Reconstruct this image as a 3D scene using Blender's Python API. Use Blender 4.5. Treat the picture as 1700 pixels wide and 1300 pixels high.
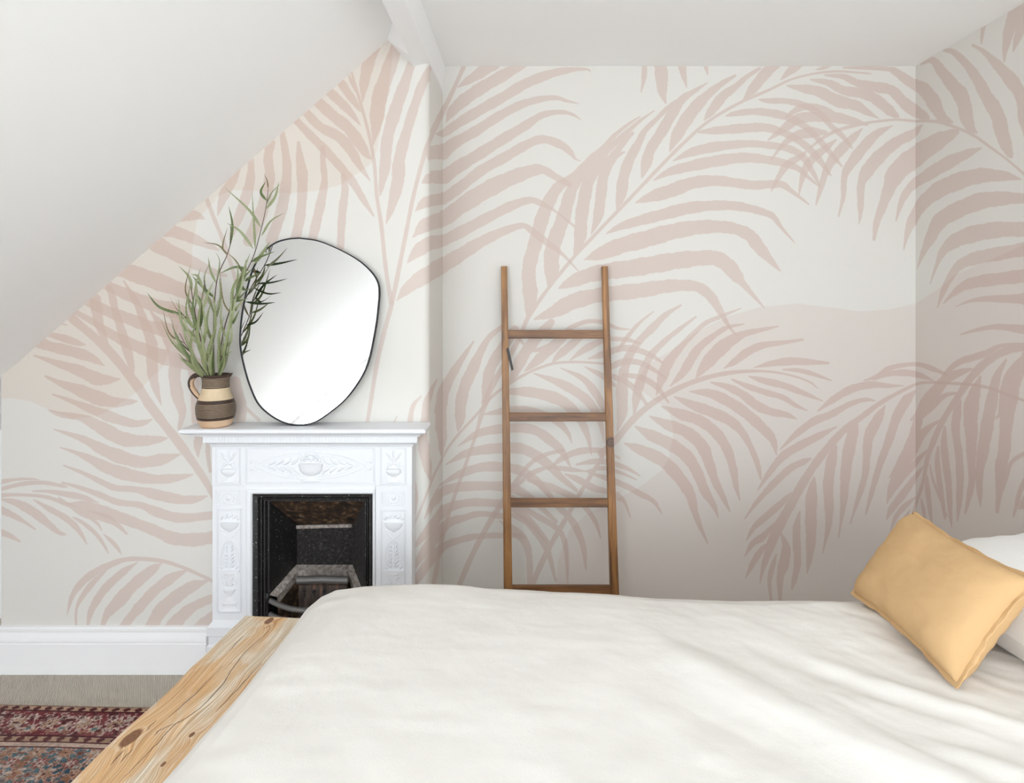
import bpy, math, random
import numpy as np
from mathutils import Vector, Matrix
from math import pi, sin, cos, radians, sqrt, atan2

for _o in list(bpy.data.objects):
    bpy.data.objects.remove(_o, do_unlink=True)
SC = bpy.context.scene
COL = SC.collection
random.seed(7)

# ---------------------------------------------------------------- camera, daylight, exposure
cam_data = bpy.data.cameras.new('camera')
cam = bpy.data.objects.new('camera', cam_data)
COL.objects.link(cam)
cam.location = (0, 0, 1.654)
cam.rotation_euler = (radians(90), 0, 0)
cam_data.sensor_width = 36.0
cam_data.lens = 1100 / 1700 * 36.0
cam_data.shift_x = -25 / 1700
cam_data.shift_y = -165 / 1700
cam_data.clip_start = 0.05
SC.camera = cam

world = bpy.data.worlds.new('sky')
SC.world = world
world.use_nodes = True
wn = world.node_tree
wn.nodes.clear()
wo = wn.nodes.new('ShaderNodeOutputWorld')
wb = wn.nodes.new('ShaderNodeBackground')
wb.inputs['Color'].default_value = (0.80, 0.88, 1.0, 1)
wb.inputs['Strength'].default_value = 0.5
wn.links.new(wb.outputs[0], wo.inputs[0])

def area_light(name, loc, normal, sx, sy, power, color):
    d = bpy.data.lights.new(name, 'AREA')
    d.shape = 'RECTANGLE'
    d.size, d.size_y = sx, sy
    d.energy = power
    d.color = color
    o = bpy.data.objects.new(name, d)
    COL.objects.link(o)
    o.location = loc
    o.rotation_euler = Vector(normal).to_track_quat('-Z', 'Y').to_euler()
    return o

# the left roof slope: z = ZS(x)
SLOPE = 0.8695
def ZS(x):
    return 1.279 + SLOPE * (x + 2.297)
SN = Vector((SLOPE, 0, -1)).normalized()          # into the room
# skylight in the slope behind the camera, fill-light windows added in the rear wall
SKY = (-1.40, -0.66, -2.25, -0.80)                # x0, x1, y0, y1
FILL_WIN = (0.30, 1.85, 1.00, 2.60)                    # x0, x1, z0, z1 of the fill casement added in the rear wall
FILL_LOW = (-2.75, -0.70, 0.25, 1.50)                  # x0, x1, z0, z1 of the raked window added to light the lower left
REAR = -2.45
_sx = (SKY[0] + SKY[1]) / 2
area_light('skylight_daylight', Vector((_sx, (SKY[2] + SKY[3]) / 2, ZS(_sx))) - SN * 0.16, SN,
           0.98, 1.45, 70, (0.875, 0.945, 1.0))
area_light('rear_fill_light', ((FILL_WIN[0] + FILL_WIN[1]) / 2, REAR - 0.22, (FILL_WIN[2] + FILL_WIN[3]) / 2), (0, 1, 0),
           1.50, 1.55, 56, (0.875, 0.945, 1.0))  # unseen fill light, added to brighten the alcove side
area_light('low_fill_light', ((FILL_LOW[0] + FILL_LOW[1]) / 2, REAR - 0.22, (FILL_LOW[2] + FILL_LOW[3]) / 2), (0, 1, 0),
           2.5, 1.5, 90, (0.875, 0.945, 1.0))  # added light for the lower left, reads white in the mirror
SC.view_settings.view_transform = 'Standard'
SC.view_settings.look = 'None'
SC.view_settings.gamma = 1.0
SC.view_settings.use_curve_mapping = False
SC.view_settings.exposure = 0.33
SC.cycles.use_denoising = True
SC.cycles.max_bounces = 14
SC.cycles.diffuse_bounces = 10

# ---------------------------------------------------------------- mesh helpers
class MB:
    def __init__(self):
        self.v = []; self.f = []; self.m = []; self.uv = []
    def face(self, idx, mi=0, uv=None):
        self.f.append(tuple(idx)); self.m.append(mi); self.uv.append(uv)
    def poly(self, pts, mi=0, uv=None):
        b = len(self.v)
        self.v += [tuple(p) for p in pts]
        self.face(range(b, b + len(pts)), mi, uv)
    def box(self, x0, x1, y0, y1, z0, z1, mi=0):
        b = len(self.v)
        for z in (z0, z1):
            self.v += [(x0, y0, z), (x1, y0, z), (x1, y1, z), (x0, y1, z)]
        for q in ((3, 2, 1, 0), (4, 5, 6, 7), (0, 1, 5, 4), (1, 2, 6, 5), (2, 3, 7, 6), (3, 0, 4, 7)):
            self.face([b + i for i in q], mi)
    def rings(self, rings, mi=0, close=True, caps=True, uvlen=None, mis=None):
        b = len(self.v); n = len(rings[0])
        for r in rings:
            self.v += [tuple(p) for p in r]
        k = n if close else n - 1
        for i in range(len(rings) - 1):
            for j in range(k):
                a0 = b + i * n + j; a1 = b + i * n + (j + 1) % n
                uv = None
                if uvlen is not None:
                    u0, u1 = uvlen[0][i], uvlen[0][i + 1]
                    w0, w1 = uvlen[1][j], uvlen[1][j + 1]
                    uv = [(u0, w0), (u0, w1), (u1, w1), (u1, w0)]
                self.face((a0, a1, a1 + n, a0 + n), mis[i] if mis else mi, uv)
        if caps and close:
            self.face([b + j for j in range(n)][::-1], mis[0] if mis else mi)
            self.face([b + (len(rings) - 1) * n + j for j in range(n)], mis[-1] if mis else mi)
    def tube(self, pts, rad, n=8, mi=0, squash=None, caps=True):
        pts = [Vector(p) for p in pts]
        if not hasattr(rad, '__len__'):
            rad = [rad] * len(pts)
        rings = []
        t = (pts[1] - pts[0]).normalized()
        up = Vector((0, 0, 1)) if abs(t.z) < 0.9 else Vector((1, 0, 0))
        nrm = t.cross(up).normalized()
        for i, p in enumerate(pts):
            if i == 0: t = pts[1] - pts[0]
            elif i == len(pts) - 1: t = pts[-1] - pts[-2]
            else: t = pts[i + 1] - pts[i - 1]
            t = t.normalized()
            nrm = (nrm - t * nrm.dot(t)).normalized()
            bn = t.cross(nrm)
            ring = []
            for j in range(n):
                a = 2 * pi * j / n
                d = nrm * cos(a) * rad[i] + bn * sin(a) * rad[i]
                if squash is not None:
                    ax, s = squash
                    d = d - Vector(ax) * d.dot(Vector(ax)) * (1 - s)
                ring.append(p + d)
            rings.append(ring)
        self.rings(rings, mi, caps=caps)
    def lathe(self, prof, c, n=32, mi=0, mis=None, sy=1.0, caps=True):
        rings = []
        for r, z in prof:
            rings.append([(c[0] + r * cos(2 * pi * j / n), c[1] + sy * r * sin(2 * pi * j / n), c[2] + z) for j in range(n)])
        self.rings(rings, mi, caps=caps, mis=mis)
    def blob(self, c, rx, ry, rz, rot=0.0, nu=10, nv=6, mi=0):
        rings = []
        for i in range(nv + 1):
            a = -pi / 2 + pi * i / nv
            r = max(cos(a), 0.02)
            ring = []
            for j in range(nu):
                b = 2 * pi * j / nu
                x = rx * r * cos(b); y = ry * r * sin(b); z = rz * sin(a)
                ring.append((c[0] + x * cos(rot) + z * sin(rot), c[1] + y, c[2] - x * sin(rot) + z * cos(rot)))
            rings.append(ring)
        self.rings(rings, mi)
    def prism(self, prof, axis, a0, a1, mi=0):
        # prof: list of (p, q); axis 'x': points (a, p, q); axis 'y': (p, a, q); axis 'z': (p, q, a)
        mk = {'x': lambda a, p, q: (a, p, q), 'y': lambda a, p, q: (p, a, q), 'z': lambda a, p, q: (p, q, a)}[axis]
        self.rings([[mk(a0, p, q) for p, q in prof], [mk(a1, p, q) for p, q in prof]], mi)
    def grid(self, fn, nu, nv, mi=0, uv=True):
        b = len(self.v)
        for i in range(nu + 1):
            for j in range(nv + 1):
                self.v.append(tuple(fn(i / nu, j / nv)))
        for i in range(nu):
            for j in range(nv):
                a = b + i * (nv + 1) + j
                q = [(i / nu, j / nv), ((i + 1) / nu, j / nv), ((i + 1) / nu, (j + 1) / nv), (i / nu, (j + 1) / nv)]
                self.face((a, a + nv + 1, a + nv + 2, a + 1), mi, q if uv else None)
    def build(self, name, mats, parent=None, smooth=35, bevel=0.0, segs=2, fix=True, matrix=None, weld=False):
        me = bpy.data.meshes.new(name)
        v = self.v
        if matrix is not None:
            v = [tuple(matrix @ Vector(p)) for p in v]
        me.from_pydata(v, [], self.f)
        if not isinstance(mats, (list, tuple)): mats = [mats]
        for m in mats: me.materials.append(m)
        me.polygons.foreach_set('material_index', self.m)
        if any(u is not None for u in self.uv):
            lay = me.uv_layers.new(name='UVMap')
            flat = []
            for f, u in zip(self.f, self.uv):
                if u is None: flat += [0.0, 0.0] * len(f)
                else:
                    for q in u: flat += [q[0], q[1]]
            lay.data.foreach_set('uv', flat)
        if weld:
            import bmesh
            bm = bmesh.new(); bm.from_mesh(me)
            bmesh.ops.remove_doubles(bm, verts=bm.verts, dist=0.0004)
            bm.to_mesh(me); bm.free()
        if fix:
            import bmesh
            bm = bmesh.new(); bm.from_mesh(me)
            bmesh.ops.recalc_face_normals(bm, faces=bm.faces)
            bm.to_mesh(me); bm.free()
        if smooth:
            me.shade_smooth()
            if smooth < 180: me.set_sharp_from_angle(angle=radians(smooth))
        o = bpy.data.objects.new(name, me)
        COL.objects.link(o)
        if bevel:
            md = o.modifiers.new('soft_edge', 'BEVEL')
            md.width = bevel; md.segments = segs; md.limit_method = 'ANGLE'; md.angle_limit = radians(40)
        if parent is not None:
            o.parent = parent
        return o

def thing(name, label, cat, loc=(0, 0, 0), rz=0.0, group=None):
    o = bpy.data.objects.new(name, None)
    COL.objects.link(o)
    o.empty_display_size = 0.05
    o.location = loc; o.rotation_euler = (0, 0, rz)
    o['label'] = label; o['category'] = cat
    if group: o['group'] = group
    return o

def tag(o, label, cat, group=None):
    o['label'] = label; o['category'] = cat
    if group: o['group'] = group
    return o

def structure(o, label=None):
    o['kind'] = 'structure'
    if label: o['label'] = label
    return o

def catmull(p, n):
    p = np.asarray(p, float)
    if len(p) == 2:
        t = np.linspace(0, 1, n + 1)[:, None]
        return p[0] * (1 - t) + p[1] * t
    q = np.vstack([2 * p[0] - p[1], p, 2 * p[-1] - p[-2]])
    out = []
    for i in range(len(p) - 1):
        a, b, c, d = q[i], q[i + 1], q[i + 2], q[i + 3]
        for t in np.arange(n) / n:
            out.append(0.5 * (2 * b + (c - a) * t + (2 * a - 5 * b + 4 * c - d) * t * t + (3 * b - a - 3 * c + d) * t ** 3))
    out.append(p[-1])
    return np.array(out)

def vnoise(x, y, seed=0):
    xi = np.floor(x).astype(np.int64); yi = np.floor(y).astype(np.int64)
    xf = x - xi; yf = y - yi
    u = xf * xf * (3 - 2 * xf); v = yf * yf * (3 - 2 * yf)
    def h(a, b):
        n = (a * 374761393 + b * 668265263 + seed * 1442695041) & 0x7fffffff
        n = ((n ^ (n >> 13)) * 1274126177) & 0x7fffffff
        return ((n ^ (n >> 16)) & 0xffff) / 65535.0
    return (h(xi, yi) * (1 - u) + h(xi + 1, yi) * u) * (1 - v) + (h(xi, yi + 1) * (1 - u) + h(xi + 1, yi + 1) * u) * v

def fbm(x, y, seed=0, oct=4):
    s = 0.0; a = 0.5; t = 0.0
    for k in range(oct):
        s = s + a * vnoise(x * 2 ** k, y * 2 ** k, seed + 17 * k); t += a; a *= 0.5
    return s / t

# ---------------------------------------------------------------- material helpers
def new_mat(name, color=(0.8, 0.8, 0.8), rough=0.6, spec=0.5, metal=0.0):
    m = bpy.data.materials.new(name)
    m.use_nodes = True
    nt = m.node_tree
    b = nt.nodes['Principled BSDF']
    b.inputs['Base Color'].default_value = (*color, 1)
    b.inputs['Roughness'].default_value = rough
    b.inputs['Specular IOR Level'].default_value = spec
    b.inputs['Metallic'].default_value = metal
    return m, nt, b

def node(nt, kind, **kw):
    n = nt.nodes.new(kind)
    for k, v in kw.items():
        if k.startswith('i_'): n.inputs[k[2:].replace('_', ' ')].default_value = v
        else: setattr(n, k, v)
    return n

def ramp(nt, stops, fac=None):
    r = nt.nodes.new('ShaderNodeValToRGB')
    e = r.color_ramp.elements
    while len(e) < len(stops): e.new(0.5)
    for k, (p, c) in enumerate(stops):
        e[k].position = p
        e[k].color = (*c, 1) if len(c) == 3 else c
    if fac is not None: nt.links.new(fac, r.inputs['Fac'])
    return r

def coords(nt, kind='Object', scale=(1, 1, 1), rot=(0, 0, 0)):
    tc = nt.nodes.new('ShaderNodeTexCoord')
    mp = nt.nodes.new('ShaderNodeMapping')
    mp.inputs['Scale'].default_value = scale
    mp.inputs['Rotation'].default_value = rot
    nt.links.new(tc.outputs[kind], mp.inputs['Vector'])
    return mp.outputs['Vector']

def noise(nt, vec, scale, detail=4, rough=0.55, dist=0.0):
    n = nt.nodes.new('ShaderNodeTexNoise')
    n.inputs['Scale'].default_value = scale
    n.inputs['Detail'].default_value = detail
    n.inputs['Roughness'].default_value = rough
    n.inputs['Distortion'].default_value = dist
    nt.links.new(vec, n.inputs['Vector'])
    return n.outputs['Fac']

def bump(nt, bsdf, height, strength=0.2, dist=0.01):
    b = nt.nodes.new('ShaderNodeBump')
    b.inputs['Strength'].default_value = strength
    b.inputs['Distance'].default_value = dist
    nt.links.new(height, b.inputs['Height'])
    nt.links.new(b.outputs['Normal'], bsdf.inputs['Normal'])

def mix(nt, a, b, fac, mode='MIX', clamp=True):
    n = nt.nodes.new('ShaderNodeMix')
    n.data_type = 'RGBA'; n.blend_type = mode; n.clamp_factor = clamp
    for sock, val in ((n.inputs[0], fac), (n.inputs[6], a), (n.inputs[7], b)):
        if isinstance(val, (int, float)): sock.default_value = val
        elif isinstance(val, tuple): sock.default_value = (*val, 1)
        else: nt.links.new(val, sock)
    return n.outputs[2]

def math_node(nt, op, a, b=0.0):
    n = nt.nodes.new('ShaderNodeMath'); n.operation = op
    for s, v in ((n.inputs[0], a), (n.inputs[1], b)):
        if isinstance(v, (int, float)): s.default_value = v
        else: nt.links.new(v, s)
    return n.outputs[0]

def np_image(name, arr, data=False):
    h, w = arr.shape[:2]
    im = bpy.data.images.new(name, w, h, alpha=False, float_buffer=False)
    im.colorspace_settings.name = 'Non-Color' if data else 'sRGB'
    px = np.ones((h, w, 4), np.float32)
    px[..., :3] = np.clip(arr, 0, 1)
    im.pixels.foreach_set(px.ravel())
    im.update()
    return im

def image_node(nt, im, vec=None, ext='EXTEND'):
    t = nt.nodes.new('ShaderNodeTexImage')
    t.image = im; t.extension = ext
    if vec is not None: nt.links.new(vec, t.inputs['Vector'])
    return t

def paint(name, color, rough=0.55, scale=60, strength=0.05, spec=0.4):
    m, nt, b = new_mat(name, color, rough, spec)
    v = coords(nt, 'Object')
    bump(nt, b, noise(nt, v, scale, 3), strength, 0.004)
    return m

M_WALLWHITE = paint('white_wall_emulsion', (0.92, 0.925, 0.925), 0.75, 40, 0.06)
M_CEILWHITE = paint('bright_ceiling_white', (0.92, 0.925, 0.925), 0.8, 40, 0.05)
M_GLOSSWHITE = paint('white_gloss_trim', (0.88, 0.885, 0.895), 0.38, 25, 0.05)
M_IRONWHITE = paint('white_painted_iron', (0.80, 0.815, 0.845), 0.42, 55, 0.10)

# ---------------------------------------------------------------- the hand painted palm mural
# brush strokes of every frond in wall millimetres (along wall, height, half width)
FRONDS = {
 'C': (
  '-1989 1544 18,-1837 1413 20,-1706 1255 21,-1640 1155 21,-1509 985 20,-1417 854 16,-1357 749 13;-2034 1516 4,-2008 1511 3;-2100 1480 13,-2080 1470 12,-'
  '2001 1447 17,-1955 1431 12,-1926 1424 3;-2139 1441 26,-2080 1418 22,-1982 1395 24,-1903 1369 20,-1844 1334 3;-2147 1377 4,-2100 1362 9,-2034 1339 16,-'
  '1955 1313 24,-1877 1277 28,-1824 1272 18,-1775 1275 3;-2098 1287 5,-2034 1257 13,-1955 1228 25,-1877 1195 31,-1798 1174 22,-1732 1176 13,-1699 1178 3;'
  '-2066 1208 4,-2001 1185 9,-1903 1145 18,-1811 1109 24,-1719 1082 17,-1667 1086 12,-1635 1100 3;-2083 1139 4,-2034 1121 12,-1942 1106 16,-1863 1067 28,'
  '-1772 1018 31,-1693 1006 25,-1614 1011 17,-1567 1018 3;-2062 1056 3,-2001 1037 9,-1929 1011 16,-1850 968 25,-1772 936 30,-1680 913 25,-1588 926 24,-15'
  '12 947 3;-2034 977 3,-1968 955 9,-1903 926 18,-1824 886 26,-1732 857 28,-1627 839 21,-1535 844 18,-1457 859 3;-2018 898 4,-1929 863 9,-1850 824 13,-17'
  '91 800 14,-1706 794 14,-1614 771 24,-1509 750 20,-1444 752 16,-1394 765 3;-2025 824 5,-1955 804 9,-1863 771 13,-1785 739 14,-1686 726 14,-1614 696 22,'
  '-1509 670 21,-1352 684 17;-2008 732 3,-1929 726 18,-1837 696 24,-1732 657 24,-1627 617 24,-1542 581 28,-1444 575 29,-1345 590 26;-1434 936 3,-1436 985'
  ' 17,-1427 1037 21,-1424 1077 22;-1381 873 7,-1391 945 10,-1391 998 9;-1824 1408 3,-1844 1464 14,-1867 1516 21,-1873 1569 24,-1883 1621 26;-1716 1287 4'
  ',-1729 1352 17,-1752 1431 21,-1775 1510 18,-1795 1575 16,-1811 1647 16,-1824 1674 12;-1594 1162 2,-1614 1221 14,-1630 1287 22,-1634 1352 25,-1634 1418'
  ' 24,-1653 1483 21,-1673 1536 18,-1706 1615 14,-1758 1703 3;-1516 1060 8,-1503 1129 17,-1522 1195 26,-1537 1287 26,-1532 1352 26,-1548 1418 26,-1588 14'
  '97 22,-1640 1569 4;-1450 1090 13,-1450 1188 16,-1453 1287 22,-1470 1385 26,-1503 1483 31,-1542 1575 26|'
  '-2296 768 10,-2218 771 7,-2100 762 8,-2021 735 9,-1955 703 9,-1877 650 7,-1854 617 3;-2310 824 12,-2231 837 7,-2165 840 5,-2126 837 2;-2310 791 7,-220'
  '5 817 10,-2113 824 9,-2034 811 8,-2004 804 3;-2154 787 3,-2080 785 8,-1995 771 14,-1929 758 12,-1867 735 2;-2293 752 4,-2224 735 16,-2152 696 21,-2087'
  ' 644 16,-2041 607 10,-2013 598 5;-2310 712 18,-2244 683 14,-2191 653 8,-2144 621 4;-2310 612 17,-2257 594 12,-2211 568 5;-2149 749 3,-2087 712 12,-202'
  '1 676 14,-1975 640 14,-1942 598 9,-1919 557 3;-2041 758 4,-1988 722 9,-1929 689 17,-1850 673 18,-1791 644 12,-1745 601 5;-1978 673 4,-1929 644 9,-1877'
  ' 598 9,-1844 552 7,-1825 516 3;-1844 598 3,-1811 568 9,-1785 539 8,-1770 514 3|'
  '-1352 386 8,-1449 432 8,-1521 462 8,-1594 483 9,-1691 492 10,-1763 486 11,-1824 462 15,-1885 432 16,-1939 389 16,-1982 329 11,-2005 247 2;-1824 450 2,'
  '-1885 395 12,-1933 335 12,-1963 274 6,-1966 189 5;-1697 477 2,-1763 432 16,-1836 365 18,-1879 304 17,-1903 256 13,-1916 189 5;-1591 474 2,-1642 438 22'
  ',-1715 377 25,-1782 304 28,-1830 250 17,-1853 189 8;-1491 438 6,-1552 407 22,-1624 353 22,-1685 286 23,-1727 238 19,-1770 183 19;-1394 395 5,-1461 371'
  ' 24,-1533 323 28,-1600 262 29,-1642 183 28;-1352 329 17,-1449 286 21,-1503 244 27,-1558 183 30;-1352 250 27,-1424 183 36|'
  '-1506 1976 16,-1450 1989 21,-1404 1972 1;-1601 1936 36,-1535 1916 26,-1470 1893 24,-1398 1861 16,-1345 1838 5;-1640 1877 36,-1555 1831 31,-1476 1792 2'
  '8,-1378 1746 17,-1312 1726 7;-1398 2064 9,-1365 1976 9,-1332 1897 9,-1306 1825 9,-1273 1713 8,-1247 1615 7,-1214 1483 7,-1194 1352 8;-1785 1759 33,-16'
  '73 1720 36,-1575 1687 36,-1450 1641 26,-1365 1608 7;-1844 1690 20,-1739 1641 25,-1640 1602 28,-1542 1575 33,-1430 1556 20;-1929 1621 20,-1824 1569 24,'
  '-1732 1536 26,-1640 1503 26,-1542 1483 33,-1424 1451 20;-1982 1575 12,-1890 1523 14,-1811 1470 20,-1739 1434 25,-1653 1398 26,-1562 1365 33,-1450 1342'
  ' 30;-1273 1260 26,-1247 1142 26,-1253 1077 18;-1240 1162 7,-1168 1096 8;-1263 2185 14,-1293 2126 22,-1325 2067 21,-1348 1989 3;-1204 2238 12,-1204 217'
  '2 17,-1214 2107 22,-1247 2008 22,-1286 1910 13;-1119 2304 20,-1129 2238 20,-1122 2166 22,-1135 2087 25,-1161 1995 28,-1214 1877 24;-1070 2356 12,-1056'
  ' 2277 16,-1047 2192 20,-1056 2087 24,-1076 1995 24,-1115 1877 24;-997 2304 7,-991 2238 17,-981 2166 24,-981 2074 21,-991 1976 22,-1010 1884 22;-892 22'
  '84 10,-889 2205 13,-883 2140 14,-896 2061 20,-915 1976 21,-938 1877 20;-804 2163 9,-794 2100 16,-804 2021 18,-810 1943 17,-814 1851 16|'
  '-771 2628 5,-728 2481 7,-689 2336 7,-666 2205 8,-656 2074 8,-636 1943 9,-617 1759 9,-593 1607 10;-778 2599 4,-764 2566 8,-748 2527 3;-820 2579 18,-781'
  ' 2520 18,-748 2474 13,-728 2441 3;-873 2537 19,-820 2487 20,-774 2441 16,-728 2382 3;-922 2491 23,-846 2422 24,-781 2369 25,-728 2297 24,-699 2251 13,'
  '-681 2235 3;-971 2445 18,-905 2376 20,-820 2330 23,-768 2271 22,-735 2212 16,-686 2140 3;-1014 2409 16,-938 2330 18,-879 2271 20,-814 2199 18,-761 213'
  '3 18,-709 2048 13,-669 1985 3;-673 2724 31,-696 2638 26,-712 2559 20,-718 2484 3;-561 2743 26,-604 2625 30,-643 2507 33,-656 2415 30,-663 2350 16,-673'
  ' 2294 3;-495 2678 16,-538 2553 24,-577 2441 28,-610 2323 25,-620 2205 24,-636 2113 12,-642 2072 2;-407 2671 9,-453 2573 18,-486 2481 20,-525 2356 22,-'
  '558 2231 26,-564 2140 28,-591 2028 18,-615 1954 3|'
  '-269 2651 9,-328 2520 9,-367 2441 12,-407 2363 13,-440 2284 10,-466 2192 9,-499 2061 9,-525 1930 9,-564 1733 10,-591 1602 10,-623 1483 10,-656 1339 10'
  ',-676 1214 9,-702 1057 9;-430 2238 7,-407 2261 29,-367 2264 31,-315 2304 25,-223 2356 22,-131 2415 21,-33 2468 18,52 2494 14,125 2500 10,171 2487 7,22'
  '6 2474 2;-459 2130 3,-420 2153 25,-367 2154 30,-302 2199 28,-210 2254 25,-112 2317 24,-13 2376 21,66 2425 14,144 2438 10,197 2428 7,235 2405 2;-487 20'
  '08 3,-440 2048 24,-367 2061 25,-289 2113 24,-197 2185 24,-92 2245 22,-13 2290 21,66 2320 18,144 2297 18,187 2264 13,210 2235 5,233 2225 2;-499 1893 3,'
  '-440 1949 30,-367 1969 31,-289 2028 34,-184 2094 37,-79 2146 33,20 2182 26,72 2185 18,125 2156 16,184 2123 12;-522 1782 3,-479 1831 25,-426 1867 30,-3'
  '67 1877 25,-276 1923 25,-164 1982 22,-66 2031 21,13 2054 14,66 2038 12,125 2005 5,203 1943 5;-569 1618 3,-518 1674 25,-440 1729 34,-367 1769 33,-289 1'
  '818 29,-210 1867 25,-131 1907 21,-59 1935 16,-13 1943 12,26 1916 14,85 1871 14,151 1821 8,223 1746 3|'
  '-495 637 4,-459 722 5,-407 854 5,-354 958 5,-302 1031 6,-223 1116 6,-157 1195 7,-79 1254 7,-13 1293 6,59 1326 6,131 1346 6,230 1349 5,328 1342 5,394 1'
  '332 4;-449 665 3,-407 743 16,-360 791 21,-241 809 21,-68 801 21,29 743 16,126 654 8;-493 544 8,-433 612 21,-367 696 24,-302 728 18,-202 738 18,-68 717'
  ' 18,29 636 16,89 567 8;-493 460 13,-417 565 24,-349 644 21,-276 670 16,-202 688 13,-92 675 13;-493 386 16,-420 486 24,-357 549 16,-276 578 16,-202 591'
  ' 13,-47 594 10,-8 583 5;-394 1273 3,-420 1221 10,-440 1168 16,-449 1090 16,-459 1031 20,-449 958 24,-430 880 20,-420 808 3;-463 1201 3,-499 1155 10,-5'
  '15 1063 13;-568 1113 2,-587 1073 5;-499 854 5,-489 775 13,-489 683 3|'
 ),
 'R': (
  '419 2724 5,413 2696 5,408 2669 6,402 2643 6,397 2618 7,392 2593 7,386 2569 8,381 2545 8,377 2522 9,373 2504 9|'
  '505 2726 7,497 2698 7,490 2672 7,484 2645 7,477 2620 8,470 2595 8,464 2571 8,458 2548 8,452 2525 8,446 2503 8,440 2481 8,435 2460 8,430 2439 8,424 241'
  '9 8,419 2400 8,415 2382 8,411 2365 8,407 2348 7,403 2331 7,399 2314 7,395 2298 7,392 2283 6,388 2267 6,385 2252 7,382 2236 6,379 2221 6,377 2206 6,374'
  ' 2191 6;484 2555 2,489 2573 4,495 2591 5,500 2610 7,506 2629 9;426 2391 1,430 2398 2,435 2406 3,440 2414 4,444 2422 5,449 2431 6,454 2439 7,459 2448 8'
  ',464 2456 9,475 2482 9,486 2508 10,497 2536 10,510 2565 11;397 2236 3,399 2242 5,402 2249 6,405 2256 8,408 2263 9,410 2270 11,413 2278 13,416 2285 14,'
  '419 2293 15,424 2301 16,430 2309 17,435 2318 17,440 2327 18,446 2336 18,452 2345 19,458 2355 19,464 2365 18,473 2384 19,481 2403 18,490 2423 18,500 24'
  '44 18,510 2466 18;375 2105 3,379 2112 4,384 2120 6,388 2128 7,392 2137 9,397 2145 11,401 2153 12,406 2162 14,413 2170 16,419 2179 17,426 2188 18,433 2'
  '197 18,440 2206 19,448 2216 20,456 2226 21,464 2236 20,475 2256 20,486 2277 20,497 2299 21,510 2322 21;373 2009 9,378 2018 11,383 2027 12,388 2037 14,'
  '396 2047 15,404 2057 16,413 2068 16,423 2079 17,432 2090 17,442 2102 18,453 2115 18,464 2128 18,477 2149 19,490 2171 19,505 2194 19;375 1919 15,381 19'
  '30 17,388 1941 20,396 1950 22,404 1959 22,413 1968 23,423 1978 23,432 1988 24,442 1998 25,453 2009 26,464 2021 26,477 2040 27,490 2060 28,505 2081 29;'
  '377 1839 20,382 1846 20,388 1853 21,394 1860 22,400 1868 23,407 1873 25,414 1878 25,422 1884 25,430 1889 25,438 1895 24,446 1901 24,455 1907 24,464 19'
  '14 23,479 1929 23,495 1945 24;379 1719 28,388 1727 29,396 1734 30,404 1741 31,413 1748 31,423 1755 32,432 1763 32,442 1771 33,453 1779 33,464 1788 34,'
  '477 1799 35,490 1810 35,505 1823 35|'
  '507 439 34,500 436 34,493 433 35,486 430 35,479 427 35,473 424 31,467 414 25,462 404 25,457 394 25,452 385 24,447 376 24,442 366 24,438 357 24,433 349'
  ' 22,432 343 18,430 337 18,428 331 18,427 326 18,425 320 18,424 315 18,422 309 18,421 304 18|'
  '377 789 12,382 792 12,388 795 12,394 798 12,400 801 12,406 805 13,413 808 13,419 812 13,426 812 13,433 812 13,440 813 13,448 813 13,456 813 13,464 813'
  ' 14,473 814 14,481 814 12,490 809 10,500 804 10,510 799 11;510 1171 47,502 1167 47,495 1163 48,488 1159 48,481 1155 46,478 1147 40,476 1139 40,473 113'
  '1 39,470 1123 39,468 1116 39,465 1108 39,463 1101 38,460 1093 33,459 1083 29,459 1072 29,458 1061 29,458 1051 29,457 1040 29,457 1029 29,456 1019 29,4'
  '56 1008 26,457 996 23,458 985 23,459 973 22,460 961 22,461 949 22,462 937 21,463 925 21,464 913 22,464 902 22,463 892 20,463 882 17,462 872 14,461 862'
  ' 12,461 852 9,460 842 6,460 832 4;481 747 2,499 722 4;442 716 2,455 697 3,468 675 4,483 653 6,498 629 7;380 710 5,384 709 8,389 707 11,394 705 15,399 '
  '703 18,404 702 22,409 700 25,414 698 29,419 696 22,425 688 15,432 680 16,438 672 17,445 663 18,452 654 19,459 645 20,467 636 21,474 626 13,495 585 12;'
  '374 651 13,381 643 15,387 634 17,394 624 20,401 615 22,409 605 23,417 595 24,426 585 25,435 574 25,444 562 26,454 551 27,464 538 19,475 517 14,486 496'
  ' 14,497 473 14,510 449 14;374 581 18,382 571 20,391 560 22,400 549 23,409 537 23,417 524 20,426 510 21,435 496 21,445 481 21,455 466 21,466 450 21,477'
  ' 433 21,488 415 15,502 386 11;373 513 17,381 501 18,389 489 20,397 477 21,406 464 19,414 449 16,422 434 15,430 418 15,439 402 14,448 385 14,458 367 14'
  ',467 348 13,478 329 9,492 295 8,507 258 8;433 1240 4,430 1237 6,426 1233 8,423 1229 9,419 1226 11,416 1223 12,413 1219 14,409 1216 15,406 1213 16,404 '
  '1209 16,401 1205 17,399 1201 18,397 1197 19,395 1193 20,392 1189 20,390 1185 21,388 1181 18,387 1173 16,386 1165 16,385 1157 16,384 1149 16,383 1141 1'
  '6,381 1133 16,380 1125 16,379 1117 16,378 1111 17,377 1106 18,376 1100 18,375 1095 19,374 1089 19,373 1084 20,372 1078 17,372 1063 15,373 1053 14,374 '
  '1043 15,375 1033 15,376 1023 15,377 1012 16,378 1002 16,379 992 15,381 979 14,384 965 14,386 952 14,388 939 14,390 925 13,392 911 13,395 897 13,397 88'
  '3 14,398 872 13,399 860 12,400 849 10,401 838 9,403 826 7,404 815 6,405 803 4,406 791 2|'
 ),
 'A': (
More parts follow.
